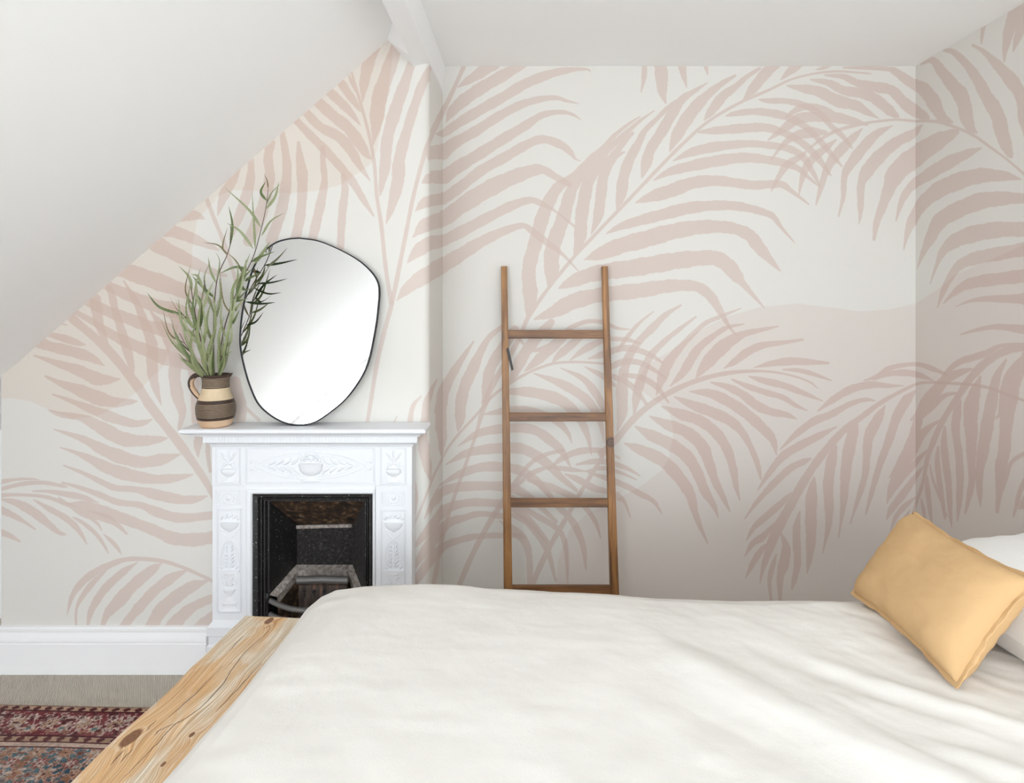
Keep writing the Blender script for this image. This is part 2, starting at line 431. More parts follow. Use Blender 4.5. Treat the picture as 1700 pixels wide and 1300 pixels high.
  '-313 2815 11,-382 2662 11,-428 2570 14,-473 2479 15,-512 2387 12,-542 2280 11,-580 2127 11,-611 1975 11,-657 1746 11,-687 1593 12,-725 1455 12,-764 12'
  '87 12,-787 1142 11,-817 959 11;-351 2693 3,-305 2723 18,-244 2761 27,-168 2815 34;-410 2517 3,-374 2578 26,-305 2639 31,-214 2700 31,-107 2761 29,-8 2'
  '819 20;-466 2456 3,-428 2456 18,-351 2509 24,-229 2582 27,-115 2647 26,0 2715 26,137 2765 21,244 2783 11,305 2783 6,322 2772 3;-500 2334 8,-473 2360 3'
  '4,-428 2364 37,-367 2410 29,-260 2471 26,-153 2540 24,-38 2601 21,61 2631 17,145 2639 12,199 2624 8,263 2609 2;-535 2208 3,-489 2234 29,-428 2236 35,-'
  '351 2288 32,-244 2353 29,-130 2425 27,-15 2494 24,76 2551 17,168 2567 12,229 2555 8,273 2528 2;-567 2066 3,-512 2112 27,-428 2127 29,-336 2189 27,-229'
  ' 2273 27,-107 2341 26,-15 2395 24,76 2429 21,168 2402 21,218 2364 15,244 2330 6,271 2318 2;-580 1933 3,-512 1998 35,-428 2021 37,-336 2089 40,-214 216'
  '6 43,-92 2227 38,23 2269 31,84 2273 21,145 2238 18,214 2200 14;-607 1803 3,-557 1860 29,-496 1902 35,-428 1914 29,-321 1967 29,-191 2036 26,-76 2093 2'
  '4,15 2120 17,76 2101 14,145 2063 6,237 1990 6;-662 1612 3,-603 1677 29,-512 1742 40,-428 1788 38,-336 1845 34,-244 1902 29,-153 1948 24,-69 1981 18,-1'
  '5 1990 14,31 1959 17,99 1906 17,176 1849 9,260 1761 3|'
  '0 1517 11,99 1662 9,229 1822 9,351 1952 9,535 2143 9,687 2303 9,794 2410 9,916 2517 8,1069 2609 8,1222 2677 7,1336 2731 6,1451 2761 6,1565 2773 6,1680'
  ' 2767 5,1741 2761 4;0 1517 11,-53 1394 12,-176 1181 15,-206 1104 15,-237 1013 11,-260 929 9,-321 753 9,-374 600 9,-420 447 11,-458 257 11,-472 165 11;'
  '0 1532 5,15 1578 27,15 1662 37,8 1746 34,19 1822 35,46 1914 35,76 2028 34,115 2120 32,160 2189 26,229 2234 21,283 2288 18,336 2341 18,382 2379 15,443 '
  '2448 11,519 2509 8,573 2544 3;107 1685 4,124 1761 35,124 1837 38,145 1929 37,183 2028 35,210 2127 31,237 2196 27,290 2257 23,351 2311 21,412 2379 17,4'
  '89 2448 15,565 2517 9,645 2574 3;237 1837 3,267 1921 29,275 2028 32,290 2127 32,313 2219 29,359 2288 26,428 2334 20,493 2364 5;326 1948 3,359 2036 24,'
  '374 2143 27,389 2250 26,428 2326 23,481 2402 15,535 2460 8;454 2074 3,477 2150 27,489 2234 27,519 2326 26,565 2410 20,596 2471 15,657 2532 12,718 2593'
  ' 11,777 2641 3;582 2234 4,603 2303 26,626 2379 26,680 2463 27,733 2555 27,787 2631 20,848 2673 12,914 2715 3;723 2368 4,756 2441 27,794 2509 32,855 25'
  '93 31,924 2662 21,993 2715 14,1054 2751 7;897 2525 3,939 2578 23,993 2647 24,1054 2693 17,1115 2746 12,1180 2788 8;1094 2625 3,1145 2685 24,1207 2761 '
  '27,1268 2815 23;550 2107 3,634 2139 27,725 2166 34,840 2208 31,955 2219 27,1054 2208 24,1145 2196 23,1222 2200 21,1291 2200 18,1336 2169 12,1382 2135 '
  '8,1428 2099 4;1287 2731 3,1336 2777 20,1397 2822 20;1462 2781 2,1497 2790 9,1535 2803 8;1176 2630 4,1222 2624 13,1313 2622 15,1405 2601 17,1489 2555 1'
  '7,1543 2494 14,1596 2448 14,1649 2383 4;1008 2547 4,1054 2559 14,1145 2569 17,1222 2564 20,1313 2544 20,1397 2502 18,1459 2448 15,1527 2372 14,1596 22'
  '92 5;871 2465 5,932 2471 17,1039 2480 23,1145 2488 23,1222 2486 21,1313 2456 18,1405 2402 18,1474 2334 17,1539 2246 5;741 2320 3,825 2360 20,932 2387 '
  '26,1054 2402 21,1145 2406 18,1222 2399 18,1321 2383 18,1397 2341 18,1451 2257 12,1485 2189 5;641 2221 3,725 2265 20,840 2295 27,955 2318 29,1069 2334 '
  '26,1145 2334 24,1222 2324 21,1306 2307 20,1375 2280 15,1428 2234 9,1481 2189 4;401 1950 3,473 1986 18,573 2017 26,687 2047 29,809 2078 31,916 2091 26,'
  '1031 2093 24,1130 2078 21,1222 2051 17,1252 2032 15,1291 1979 9,1355 1906 3;290 1818 3,382 1853 34,481 1891 40,596 1921 43,718 1956 41,840 1979 37,955'
  ' 1986 32,1054 1975 29,1130 1940 31,1168 1891 32,1214 1837 23,1283 1761 4;160 1673 4,229 1707 29,321 1742 37,420 1761 41,535 1776 43,649 1795 44,764 18'
  '14 43,878 1826 38,955 1826 37,1016 1791 37,1054 1746 34,1092 1700 18,1145 1639 11,1199 1578 4;38 1517 5,137 1555 31,229 1604 40,344 1635 37,458 1650 3'
  '8,573 1662 38,687 1681 34,779 1688 29,863 1681 26,924 1639 26,962 1585 21,993 1532 14,1027 1475 8,1065 1433 3|'
  '596 2815 15,592 2738 12,578 2668 3;676 2815 32,683 2731 31,687 2662 20,704 2610 3;783 2815 23,794 2754 15,809 2693 3;905 2807 14,915 2757 3|'
  '2566 2211 8,2444 2318 6,2352 2387 7,2253 2456 8,2138 2502 8,2062 2521 8,1970 2521 7,1871 2528 6,1756 2517 7,1680 2502 8,1588 2479 9,1512 2444 9,1436 2'
  '387 5;1604 2792 5,1756 2790 11,1833 2784 12,1871 2769 20,1947 2715 26,2008 2685 34,2062 2616 37,2100 2547 26,2138 2521 14,2160 2513 5;2001 2811 6,2054'
  ' 2830 18,2100 2777 27,2153 2708 34,2207 2639 38,2230 2540 35,2253 2486 21,2283 2460 3;1508 2754 4,1604 2746 15,1680 2712 20,1772 2693 27,1848 2677 26,'
  '1909 2616 29,1970 2570 31,2016 2547 20,2039 2536 6;1439 2731 5,1527 2715 18,1604 2677 23,1695 2662 26,1756 2639 27,1817 2593 27,1856 2559 20,1886 2540'
  ' 4;1321 2700 5,1405 2685 21,1481 2670 27,1573 2624 31,1665 2601 26,1718 2570 18,1783 2534 2;1726 2502 5,1649 2521 21,1558 2540 27,1466 2544 26,1375 25'
  '32 26,1306 2486 20,1222 2425 4;1512 2463 11,1436 2463 27,1359 2444 21,1298 2402 12,1237 2326 4;1565 2554 11,1489 2586 17,1405 2593 17,1352 2570 14,131'
  '3 2540 5;1699 2483 3,1649 2433 20,1588 2372 26,1543 2318 24,1512 2257 18,1489 2181 14,1465 2098 4;1565 2425 5,1512 2383 18,1451 2334 21,1413 2280 20,1'
  '390 2211 11,1378 2147 3;1413 2364 6,1375 2334 15,1321 2303 18,1283 2250 15,1237 2166 3;1852 2498 3,1772 2456 21,1711 2395 27,1657 2326 27,1611 2250 18'
  ',1604 2143 12,1596 2105 9,1579 2037 4;2001 2498 6,1955 2456 23,1879 2418 27,1802 2357 32,1733 2280 34,1695 2204 21,1691 2105 17,1689 2043 9,1682 2001 '
  '3;2176 2463 15,2131 2441 31,2047 2395 46,1947 2326 50,1871 2257 47,1833 2173 31,1802 2089 23,1772 2005 17,1759 1921 8;2302 2383 4,2237 2357 21,2138 23'
  '11 32,2047 2257 31,1955 2196 23,1909 2135 18,1886 2074 11,1871 2017 4;2505 2227 4,2413 2242 26,2291 2242 38,2176 2211 43,2077 2166 40,2001 2097 31,194'
  '7 2005 24,1924 1937 12,1909 1868 3;2566 2127 21,2413 2127 35,2291 2112 43,2176 2066 41,2092 2013 38,2047 1929 27,2008 1853 14,1980 1776 3|'
  '-577 470 5,-535 570 6,-473 722 6,-412 845 6,-351 929 7,-260 1028 7,-183 1119 8,-92 1188 8,-15 1234 7,69 1272 7,153 1295 7,267 1299 6,382 1291 6,458 12'
  '80 5;-271 1404 4,-313 1341 12,-367 1257 21,-412 1173 26,-431 1089 26,-435 997 26,-428 913 21,-431 825 3;-122 1482 12,-191 1425 15,-237 1349 20,-275 12'
  '65 29,-313 1181 29,-336 1089 29,-340 1005 23,-351 950 4;-61 1463 23,-130 1364 26,-183 1272 27,-202 1196 26,-214 1119 15,-229 1090 4;122 1501 20,53 142'
  '5 26,-8 1349 29,-53 1265 26,-88 1196 6;229 1478 11,168 1410 23,99 1349 26,38 1295 21,-11 1253 4;305 1455 9,260 1417 17,206 1371 21,160 1333 17,130 130'
  '0 4;412 1425 15,305 1371 18,260 1341 12,218 1309 3;473 1368 11,382 1337 17,309 1316 3;183 1448 8,229 1478 12,305 1505 11,382 1501 11,458 1471 8,519 14'
  '65 3;351 1425 9,420 1417 11,504 1413 11,573 1394 5;405 1349 11,428 1356 14,496 1370 17,573 1356 15,641 1326 11,687 1295 4;412 1265 11,435 1280 15,496 '
  '1303 17,573 1295 14,634 1265 11,703 1219 4;435 1226 14,504 1196 14,557 1150 14,603 1089 8;489 1234 11,580 1219 15,657 1173 14,718 1093 4;153 1425 6,10'
  '7 1379 14,15 1364 8,-76 1463 8;-79 1150 18,34 1144 27,171 1104 29,260 1022 23,305 930 15,327 829 3;34 1242 3,171 1190 21,284 1123 24,351 1043 21,379 9'
  '64 12,391 890 3;171 1269 3,284 1214 15,351 1135 21,412 1028 15;293 1275 3,382 1229 15,443 1181 9;-220 1034 3,-150 1046 15,-89 1055 18,12 1055 18,147 1'
  '000 18,205 942 12,226 890 3;-348 875 3,-235 942 20,-79 964 24,34 955 24,125 896 24,180 841 18,220 768 3;-412 780 3,-293 841 21,-122 863 27,-9 854 27,1'
  '04 783 24,171 716 18,250 649 9;-449 670 3,-348 728 18,-214 768 24,-55 756 24,34 707 21,104 637 15,153 570 6;-522 502 3,-473 594 18,-418 649 24,-281 67'
  '0 24,-79 661 24,34 594 18,147 490 9;-574 362 9,-504 441 24,-428 539 27,-351 576 21,-235 588 21,-79 564 21,34 469 18,104 389 9;-574 264 15,-486 386 27,'
  '-406 478 24,-321 509 18,-235 530 15,-107 515 15;-574 179 18,-489 295 27,-415 368 18,-321 402 18,-235 417 15,-55 420 12,-9 408 6|'
  '-351 150 14,-290 295 14,-229 417 14,-168 524 14,-107 615 14,-46 707 12,15 783 11,92 829 11,183 852 9;15 150 15,107 348 14,199 509 12,275 646 11,351 76'
  '8 11,412 875 11;122 768 5,199 757 14,298 745 3;107 753 5,183 814 15,275 848 17,389 848 12,473 810 3;252 780 5,336 795 14,412 791 14,504 761 11,573 722'
  ' 3;298 745 5,389 761 11,473 738 9,554 703 3;195 730 5,260 703 17,336 661 18,405 642 12,473 600 8;313 738 5,412 707 15,504 669 15,573 631 15,641 593 11'
  ',683 531 3;8 699 8,107 669 18,199 631 17,275 585 15,344 493 11,374 405 3;-76 615 11,15 539 15,122 478 15,176 425 14,199 333 12,206 180 4;153 570 15,22'
  '9 493 18,283 371 15,298 249 4;-76 524 12,-8 493 17,53 425 17,107 333 15,145 188 6;-137 493 4,-69 447 23,-15 394 21,11 310 17,15 157 14;458 631 11,496 '
  '585 9,523 512 3;-46 677 8,15 730 14,76 757 11,122 768 5;46 692 6,92 646 11,115 615 3|'
  '374 837 15,451 906 17,535 1005 17,634 1089 15,748 1158 14,878 1211 12,1008 1242 11,1130 1253 8,1245 1249 6,1359 1226 5,1436 1196 5,1474 1165 2;542 102'
  '8 4,554 1119 21,573 1196 24,596 1272 21,634 1341 18,703 1410 14,779 1471 11,855 1528 5;657 1135 4,687 1226 26,710 1287 27,756 1349 20,825 1425 14,901 '
  '1494 12,977 1528 11,1084 1572 3;458 951 4,481 1043 26,481 1150 29,489 1242 24,519 1333 21,573 1410 18,634 1471 20,703 1539 14,779 1587 5;458 1356 8,51'
  '9 1440 11,573 1501 8,641 1555 3;725 1177 3,787 1242 20,825 1303 24,871 1371 21,947 1433 15,1016 1475 11,1100 1492 3;857 1220 4,901 1280 27,962 1349 35'
  ',1031 1406 29,1107 1444 17,1191 1463 11,1271 1480 4;999 1268 3,1054 1303 17,1115 1349 21,1191 1383 18,1298 1398 11,1397 1413 6;1153 1272 3,1237 1291 1'
  '5,1336 1303 20,1436 1299 15,1527 1294 6;1297 1261 4,1375 1257 11,1451 1238 11,1544 1205 3;1126 1226 4,1207 1203 17,1298 1181 17,1390 1146 14,1498 1102'
  ' 3;1039 1211 4,1115 1177 14,1207 1146 15,1298 1119 14,1359 1081 11,1419 1053 3;932 1196 4,1016 1173 17,1092 1135 21,1161 1081 24,1237 1047 20,1313 103'
  '2 15,1367 1011 3;825 1150 4,932 1139 23,1031 1093 27,1115 1035 27,1191 967 26,1245 906 20,1264 829 3;748 1123 4,840 1081 23,932 1047 27,1023 1005 26,1'
  '084 951 21,1130 875 15,1168 783 14,1185 707 5;683 1074 4,779 1035 26,878 1001 27,962 936 27,1016 852 24,1046 753 20,1058 677 14,1078 599 3;622 1024 4,'
  '710 982 26,809 944 29,886 875 31,924 783 26,955 692 20,993 615 15,1027 543 4;548 973 4,626 929 27,725 883 31,809 822 31,863 738 27,901 646 24,947 570 '
  '14,968 512 3;493 887 4,580 852 27,687 799 31,764 722 31,825 631 27,848 547 18,878 463 12,916 379 3|'
  '2566 1089 6,2444 1131 8,2352 1165 8,2253 1184 8,2138 1192 8,2047 1196 8,1978 1188 8,1894 1150 9,1787 1089 12,1695 1020 15,1604 951 18,1527 867 20,1451'
  ' 768 21,1375 646 23,1321 547 24,1260 432 26,1222 333 20,1195 249 11,1181 180 3;1707 1205 3,1772 1226 11,1833 1265 14,1909 1284 11,1985 1287 11,2047 12'
  '68 14,2123 1238 8;1756 1207 3,1833 1238 12,1909 1245 17,1985 1234 15,2058 1207 4;1474 1051 4,1550 1108 17,1642 1161 20,1741 1184 18,1833 1179 11,1909 '
  '1179 2;1283 856 3,1359 929 15,1451 997 20,1543 1035 18,1634 1085 14,1711 1108 11,1764 1104 3;1966 1150 8,1917 1097 26,1871 1013 24,1833 898 21,1795 79'
  '9 18,1764 699 15,1741 615 11,1718 531 5;1170 650 3,1222 730 14,1298 822 21,1390 879 21,1481 925 18,1569 971 3;1103 505 3,1168 593 12,1252 684 18,1336 '
  '761 18,1405 795 15,1438 810 4;1113 398 3,1153 463 14,1229 531 18,1298 593 15,1340 638 3;1103 314 3,1145 379 15,1199 417 18,1262 489 3;1107 203 3,1145 '
  '279 15,1184 341 15,1214 375 6;1291 425 5,1313 356 21,1302 279 27,1283 203 18,1283 89 8;1264 325 3,1245 264 14,1229 188 11,1237 89 6;1382 539 5,1367 46'
  '3 18,1367 371 20,1371 279 18,1355 195 14,1342 147 4;1455 711 6,1443 631 27,1439 524 29,1439 409 26,1432 310 17,1420 231 4;1562 867 11,1543 799 26,1527'
  ' 677 26,1531 562 23,1527 463 15,1498 329 2;1669 993 11,1649 929 29,1623 806 29,1611 692 24,1604 585 17,1592 493 8,1579 409 3;1814 1077 4,1775 1005 26,'
  '1733 921 26,1722 822 20,1714 730 17,1684 623 14,1657 539 6,1638 478 3|'
  '2566 1383 21,2444 1360 20,2367 1326 20,2306 1280 21,2237 1203 20,2184 1119 17,2123 1028 15,2077 936 15,2031 814 12,2008 692 9,1978 600 9,1951 524 5;25'
  '66 1387 11,2413 1383 11,2337 1349 17,2260 1322 18,2199 1303 17,2138 1257 14,2100 1188 20,2031 1119 23,1993 1043 23,1970 951 26,1947 875 31,1901 799 23'
  ',1863 738 15,1837 715 3;2253 1265 8,2184 1242 20,2123 1211 26,2062 1135 27,2016 1074 18,1947 1005 6;2096 1005 4,2039 967 15,1993 921 23,1947 845 31,18'
  '94 761 26,1848 669 17,1825 585 4;2039 860 4,1978 799 15,1909 722 17,1856 646 11,1840 608 3;2008 768 3,1963 707 15,1901 623 20,1848 554 17,1823 501 3;1'
  '970 615 4,1917 570 14,1871 516 12,1844 447 3;1943 551 3,1909 493 11,1886 402 5|'
 ),
 'W': (
  '1728 2082 5,1815 2190 4,1886 2268 5,1969 2355 6,2074 2435 6,2151 2482 7,2251 2521 6,2370 2575 6,2525 2622 8,2640 2648 9;2525 2929 10,2420 2869 11,2370'
  ' 2828 17,2277 2728 22,2208 2665 27,2151 2573 31,2112 2492 21,2074 2453 11,2054 2438 4;2217 2793 6,2159 2782 14,2112 2707 21,2059 2618 25,2010 2533 30,'
  '1989 2437 28,1969 2382 16,1942 2349 2;2100 2798 6,2052 2764 11,1989 2673 15,1942 2583 20,1904 2494 23,1861 2399 26,1838 2302 25,1815 2227 15,1804 2202'
  ' 5;1963 2746 5,1917 2694 8,1861 2607 16,1804 2511 22,1771 2435 19,1760 2346 20,1744 2269 15;1915 2811 11,1922 2762 8,1924 2731 4;1790 2807 28,1815 271'
  '3 23,1829 2647 11,1832 2605 3;1739 2781 32,1776 2690 20,1798 2630 4;2640 2894 20,2503 2809 26,2400 2745 23,2323 2647 26,2251 2570 26,2200 2527 17,2175'
  ' 2506 5;2217 2485 7,2269 2462 27,2361 2455 34,2461 2422 44,2558 2366 51,2616 2293 35,2622 2179 26,2625 2108 14,2636 2061 5;2038 2387 15,2082 2381 32,2'
  '167 2367 51,2277 2334 61,2370 2289 64,2420 2212 43,2461 2130 33,2503 2045 24,2522 1953 11;1926 2278 4,1982 2273 20,2074 2259 33,2167 2235 33,2269 2200'
  ' 27,2323 2150 24,2351 2093 14,2370 2036 5;1771 2104 3,1838 2134 20,1936 2160 33,2038 2159 41,2135 2139 42,2217 2090 36,2277 2009 30,2305 1943 15,2323 '
  '1875 4;1728 2018 16,1838 2041 28,1936 2048 38,2038 2027 40,2120 1992 40,2167 1919 30,2208 1849 15,2240 1776 3;1728 1897 26,1838 1913 32,1936 1913 37,2'
  '031 1895 35,2097 1853 23,2135 1784 10,2169 1694 3;1728 1827 27,1838 1816 28,1936 1805 29,2010 1784 24,2052 1744 19,2097 1668 15,2131 1580 3;1728 1721 '
  '27,1844 1710 26,1936 1700 26,2003 1681 21,2059 1640 11,2100 1601 3;1728 1628 23,1838 1626 16,1904 1625 13,1975 1614 7,2038 1588 2;2017 1461 3,1949 148'
  '7 8,1873 1507 11,1804 1508 15,1728 1502 21|'
  '1728 1220 5,1815 1232 6,1886 1245 7,1969 1243 7,2074 1228 7,2167 1213 7,2242 1190 7,2342 1130 9,2482 1031 13,2616 917 17;2598 1136 3,2503 1178 11,2420'
  ' 1235 14,2323 1272 11,2234 1290 11,2167 1283 14,2089 1268 7;2525 1153 3,2420 1207 13,2323 1232 17,2234 1237 16,2155 1226 4;2255 1149 7,2314 1081 26,23'
  '70 979 27,2420 841 24,2471 715 21,2514 588 19,2547 479 13,2581 367 6|'
  '1728 1446 16,1815 1417 15,1873 1381 15,1923 1334 17,1982 1257 16,2031 1172 14,2089 1073 13,2135 973 14,2183 839 12,2208 710 9,2242 604 9,2273 513 4;17'
  '28 1449 8,1838 1433 8,1898 1396 13,1962 1364 15,2017 1339 14,2074 1288 12,2112 1217 18,2183 1136 21,2225 1050 23,2251 952 27,2277 866 30,2332 768 22,2'
  '380 685 15,2415 646 3;1969 1313 6,2031 1282 17,2089 1243 22,2151 1158 25,2200 1087 17,2277 997 6;2017 1196 5,2089 1169 10,2151 1107 15,2208 1032 6;211'
  '6 1044 3,2175 990 13,2225 929 21,2277 835 29,2342 725 26,2400 604 18,2430 500 4;2175 887 3,2242 802 13,2323 693 16,2390 584 11,2410 534 3;2208 785 3,2'
  '260 703 14,2332 586 18,2400 482 16,2433 408 3;2251 616 3,2314 539 12,2370 456 12,2405 365 3;2282 535 3,2323 456 11,2351 346 5;2093 1015 7,2097 936 17,'
  '2089 853 20,2074 746 17,2067 630 11,2059 564 3;2017 1161 5,2034 1095 20,2041 1017 20,2027 925 19,2020 818 18,2024 707 14,2032 606 3;1929 1287 5,1955 1'
  '203 25,1972 1119 33,1969 1013 27,1969 913 20,1965 827 16,1979 741 11,1996 659 4;1826 1375 4,1861 1300 15,1879 1208 22,1898 1100 25,1917 978 24,1933 87'
  '4 17,1933 795 14,1929 725 3;1749 1405 17,1792 1301 23,1809 1218 26,1826 1109 24,1832 1008 23,1847 915 22,1852 825 14,1861 732 6;1749 1411 7,1804 1342 '
  '10,1832 1275 11,1844 1204 9,1850 1146 7,1867 1122 3;1749 1025 7,1804 963 7,1826 886 7,1844 816 4;1728 986 5,1771 867 8,1787 793 7,1798 745 3;1708 947 '
  '4,1755 827 14,1776 786 3;2127 911 6,2131 844 14,2123 761 16,2108 682 13,2093 589 7;2187 749 5,2183 684 15,2171 594 12,2159 512 4;2217 616 6,2204 562 1'
  '1,2192 479 4;2171 807 4,2151 735 7,2120 676 9,2082 602 4|'
 ),
}
WASHES = {'C': [('peach_low', '-2296 1189,-2244 1192,-2165 1179,-2087 1142,-1982 1103,-1877 1111,-1811 1145,-1732 1197,-1680 1234,-1640 1281,-1588 1326,-1535 1457,-1483 1615,-1462 1746,-1459 1851,-1438 1969,-1352 2061,-1430 2061,-2401 1247'), ('peach_top', '-1404 2048,-1281 2100,-1142 2092,-1031 2084,-919 2095,-814 2121,-735 2174,-682 2213,-656 2271,-643 2336,-617 2454,-585 2691,-596 2796,-827 2796')], 'A': [('pink', '754 1373,861 1455,1014 1529,1182 1578,1375 1596,1604 1568,1680 1556,1833 1565,1970 1596,2092 1675,2175 1746,2291 1791,2703 1975,2703 -683,168 -683,144 81,156 295,214 447,296 524,504 631,565 661,678 747,718 808,742 945,718 1058,535 1181,611 1287')], 'W': [('pink', '2766 1309,2766 1334,2766 1359,2766 1385,2766 1410,2766 1433,2766 1455,2766 1478,2766 1500,2766 1515,2766 1530,2766 1545,2766 1560,2766 1566,2766 1571,2766 1577,2766 1583,2766 1574,2766 1566,2766 1557,2766 1549,2733 1546,2701 1544,2670 1542,2640 1539,2581 1545,2525 1550,2471 1554,2420 1559,2375 1569,2332 1578,2291 1587,2251 1596,2217 1616,2183 1636,2151 1655,2120 1674,2099 1690,2079 1706,2059 1722,2039 1737,2012 1746,1986 1755,1961 1764,1936 1772,1852 1805,1776 1835,1706 1862,1641 1888,1641 1404,1641 919,1641 435,1641 -49,2143 -570,2766 -1217,2766 -1217,2766 -1217,2766 -982,2766 -748,2766 -513,2766 -278,2766 -213,2766 -147,2766 -81,2766 -16,2766 31,2766 78,2766 125,2766 172,2766 195,2766 219,2766 242,2766 266,2766 298,2766 331,2766 364,2766 397,2766 406,2766 416,2766 425,2766 434,2766 461,2766 487,2766 513,2766 540,2766 558,2766 577,2766 596,2766 615,2766 657,2766 699,2766 741,2766 783,2766 818,2766 853,2766 888,2766 922,2766 960,2766 997,2766 1035,2766 1072,2766 1105,2766 1138,2766 1171,2766 1204,2766 1230,2766 1256,2766 1283')]}

STRETCH = {'C': 1.0, 'A': 1.0, 'R': 0.138, 'W': 0.67}
EXTENT = {'C': (-2.300, 0.0, 1.880, 2.82), 'R': (0.395, 0.0, 0.075, 2.82),
          'A': (-0.45, 0.0, 2.44, 2.82), 'W': (1.45, 0.0, 0.82, 2.82)}      # u0, v0, width, height

def paint_mural(key, res=520):
    u0, v0, w, h = EXTENT[key]
    W, H = int(w * res), int(h * res)
    total = np.zeros((H, W), np.float32)
    tone = np.zeros((H, W), np.float32)
    rng = np.random.RandomState(5)
    for fi, fr in enumerate(FRONDS[key].split('|')):
        if not fr: continue
        cov = np.zeros((H, W), np.float32)
        for st in fr.split(';'):
            p = np.array([[float(q) for q in t.split()] for t in st.split(',')]) / 1000.0
            c = catmull(p, 7)
            x = (c[:, 0] - u0) * res; y = (c[:, 1] - v0) * res
            r = np.maximum(c[:, 2] * res, 0.6)
            k = np.arange(len(r))
            r = r * (1 + 0.05 * np.sin(k * 0.9 + rng.rand() * 6) + 0.04 * np.sin(k * 2.3 + rng.rand() * 6))
            g = 2 + r.max()
            xa, xb = int(max(0, x.min() - g)), int(min(W, x.max() + g + 1))
            ya, yb = int(max(0, y.min() - g)), int(min(H, y.max() + g + 1))
            if xa >= xb or ya >= yb: continue
            d = np.full((yb - ya, xb - xa), 9e9, np.float32)
            for i in range(len(x) - 1):
                m = max(r[i], r[i + 1]) + 2
                i0 = int(max(xa, min(x[i], x[i + 1]) - m)); i1 = int(min(xb, max(x[i], x[i + 1]) + m + 1))
                j0 = int(max(ya, min(y[i], y[i + 1]) - m)); j1 = int(min(yb, max(y[i], y[i + 1]) + m + 1))
                if i0 >= i1 or j0 >= j1: continue
                X, Y = np.meshgrid(np.arange(i0, i1) + 0.5, np.arange(j0, j1) + 0.5)
                dx, dy = x[i + 1] - x[i], y[i + 1] - y[i]
                l2 = dx * dx + dy * dy + 1e-6
                t = np.clip(((X - x[i]) * dx + (Y - y[i]) * dy) / l2, 0, 1)
                dist = np.hypot(X - x[i] - t * dx, Y - y[i] - t * dy) - (r[i] + (r[i + 1] - r[i]) * t)
                s = d[j0 - ya:j1 - ya, i0 - xa:i1 - xa]
                np.minimum(s, dist, out=s)
            np.maximum(cov[ya:yb, xa:xb], np.clip(0.5 - d / 1.6, 0, 1), out=cov[ya:yb, xa:xb])
        total += cov
    D = np.minimum(total, 1) + 0.30 * np.clip(total - 1, 0, 1)
    Y, X = np.mgrid[0:H, 0:W] / res
    D *= 0.90 + 0.20 * fbm(X * 3 / STRETCH[key] + u0, Y * 3, 3)
    G = np.zeros((H, W), np.float32); B = np.zeros((H, W), np.float32)
    for nm, pts in WASHES.get(key, []):
        q = np.array([[float(a) for a in t.split()] for t in pts.split(',')]) / 1000.0
        px = (q[:, 0] - u0) * res; py = (q[:, 1] - v0) * res
        ins = np.zeros((H, W), bool)
        yy = np.arange(H) + 0.5
        xx = np.arange(W) + 0.5
        for i in range(len(px)):
            x1, y1 = px[i], py[i]; x2, y2 = px[(i + 1) % len(px)], py[(i + 1) % len(px)]
            if y1 == y2: continue
            rows = np.where((yy >= min(y1, y2)) & (yy < max(y1, y2)))[0]
            xc = x1 + (yy[rows] - y1) / (y2 - y1) * (x2 - x1)
            ins[rows] ^= xx[None, :] > xc[:, None]
        a = ins.astype(np.float32)
        for _ in range(3):
            a[1:-1, 1:-1] = (a[1:-1, 1:-1] + a[:-2, 1:-1] + a[2:, 1:-1] + a[1:-1, :-2] + a[1:-1, 2:]) / 5
        if nm.startswith('pink'): B = np.maximum(B, a)
        else: G = np.maximum(G, a * (1.0 if nm == 'peach_top' else 0.95))
    return np_image('mural_mask_' + key, np.dstack([D / 1.4, G, B]), data=True)

def mural_material(key):
    m, nt, b = new_mat('palm_mural_paper_' + key, (0.8, 0.79, 0.75), 0.8, 0.25)
    tc = nt.nodes.new('ShaderNodeTexCoord')
    im = image_node(nt, paint_mural(key, 1500 if key == 'R' else 560), tc.outputs['UV'])
    sp = nt.nodes.new('ShaderNodeSeparateColor')
    nt.links.new(im.outputs['Color'], sp.inputs[0])
    base = (0.708, 0.689, 0.651)
    c = mix(nt, base, (0.96, 0.905, 0.865), sp.outputs[1], 'MULTIPLY')
    c = mix(nt, c, (0.955, 0.905, 0.895), sp.outputs[2], 'MULTIPLY')
    d = math_node(nt, 'MULTIPLY', sp.outputs[0], 1.4)
    c = mix(nt, c, (0.89, 0.785, 0.76), d, 'MULTIPLY', clamp=False)
    nt.links.new(c, b.inputs['Base Color'])
    v = coords(nt, 'Object')
    bump(nt, b, noise(nt, v, 90, 3), 0.04, 0.003)
    return m

M_MURAL = {k: mural_material(k) for k in 'CRAW'}

def muv(key, along, z):
    u0, v0, w, h = EXTENT[key]
    return ((along * STRETCH[key] - u0) / w, (z - v0) / h)

# ---------------------------------------------------------------- room shell
XL, XR = -3.20, 1.97
YB, YA = 2.887, 3.36          # chimney breast face, alcove wall
XC0, XC1 = -2.291, -0.428     # chimney breast sides
ZC = 2.80

def wallpaper_poly(mb, key, pts, mi=0):
    if key in 'CA': uv = [muv(key, p[0], p[2]) for p in pts]
    else: uv = [muv(key, p[1], p[2]) for p in pts]
    mb.poly(pts, mi, uv)

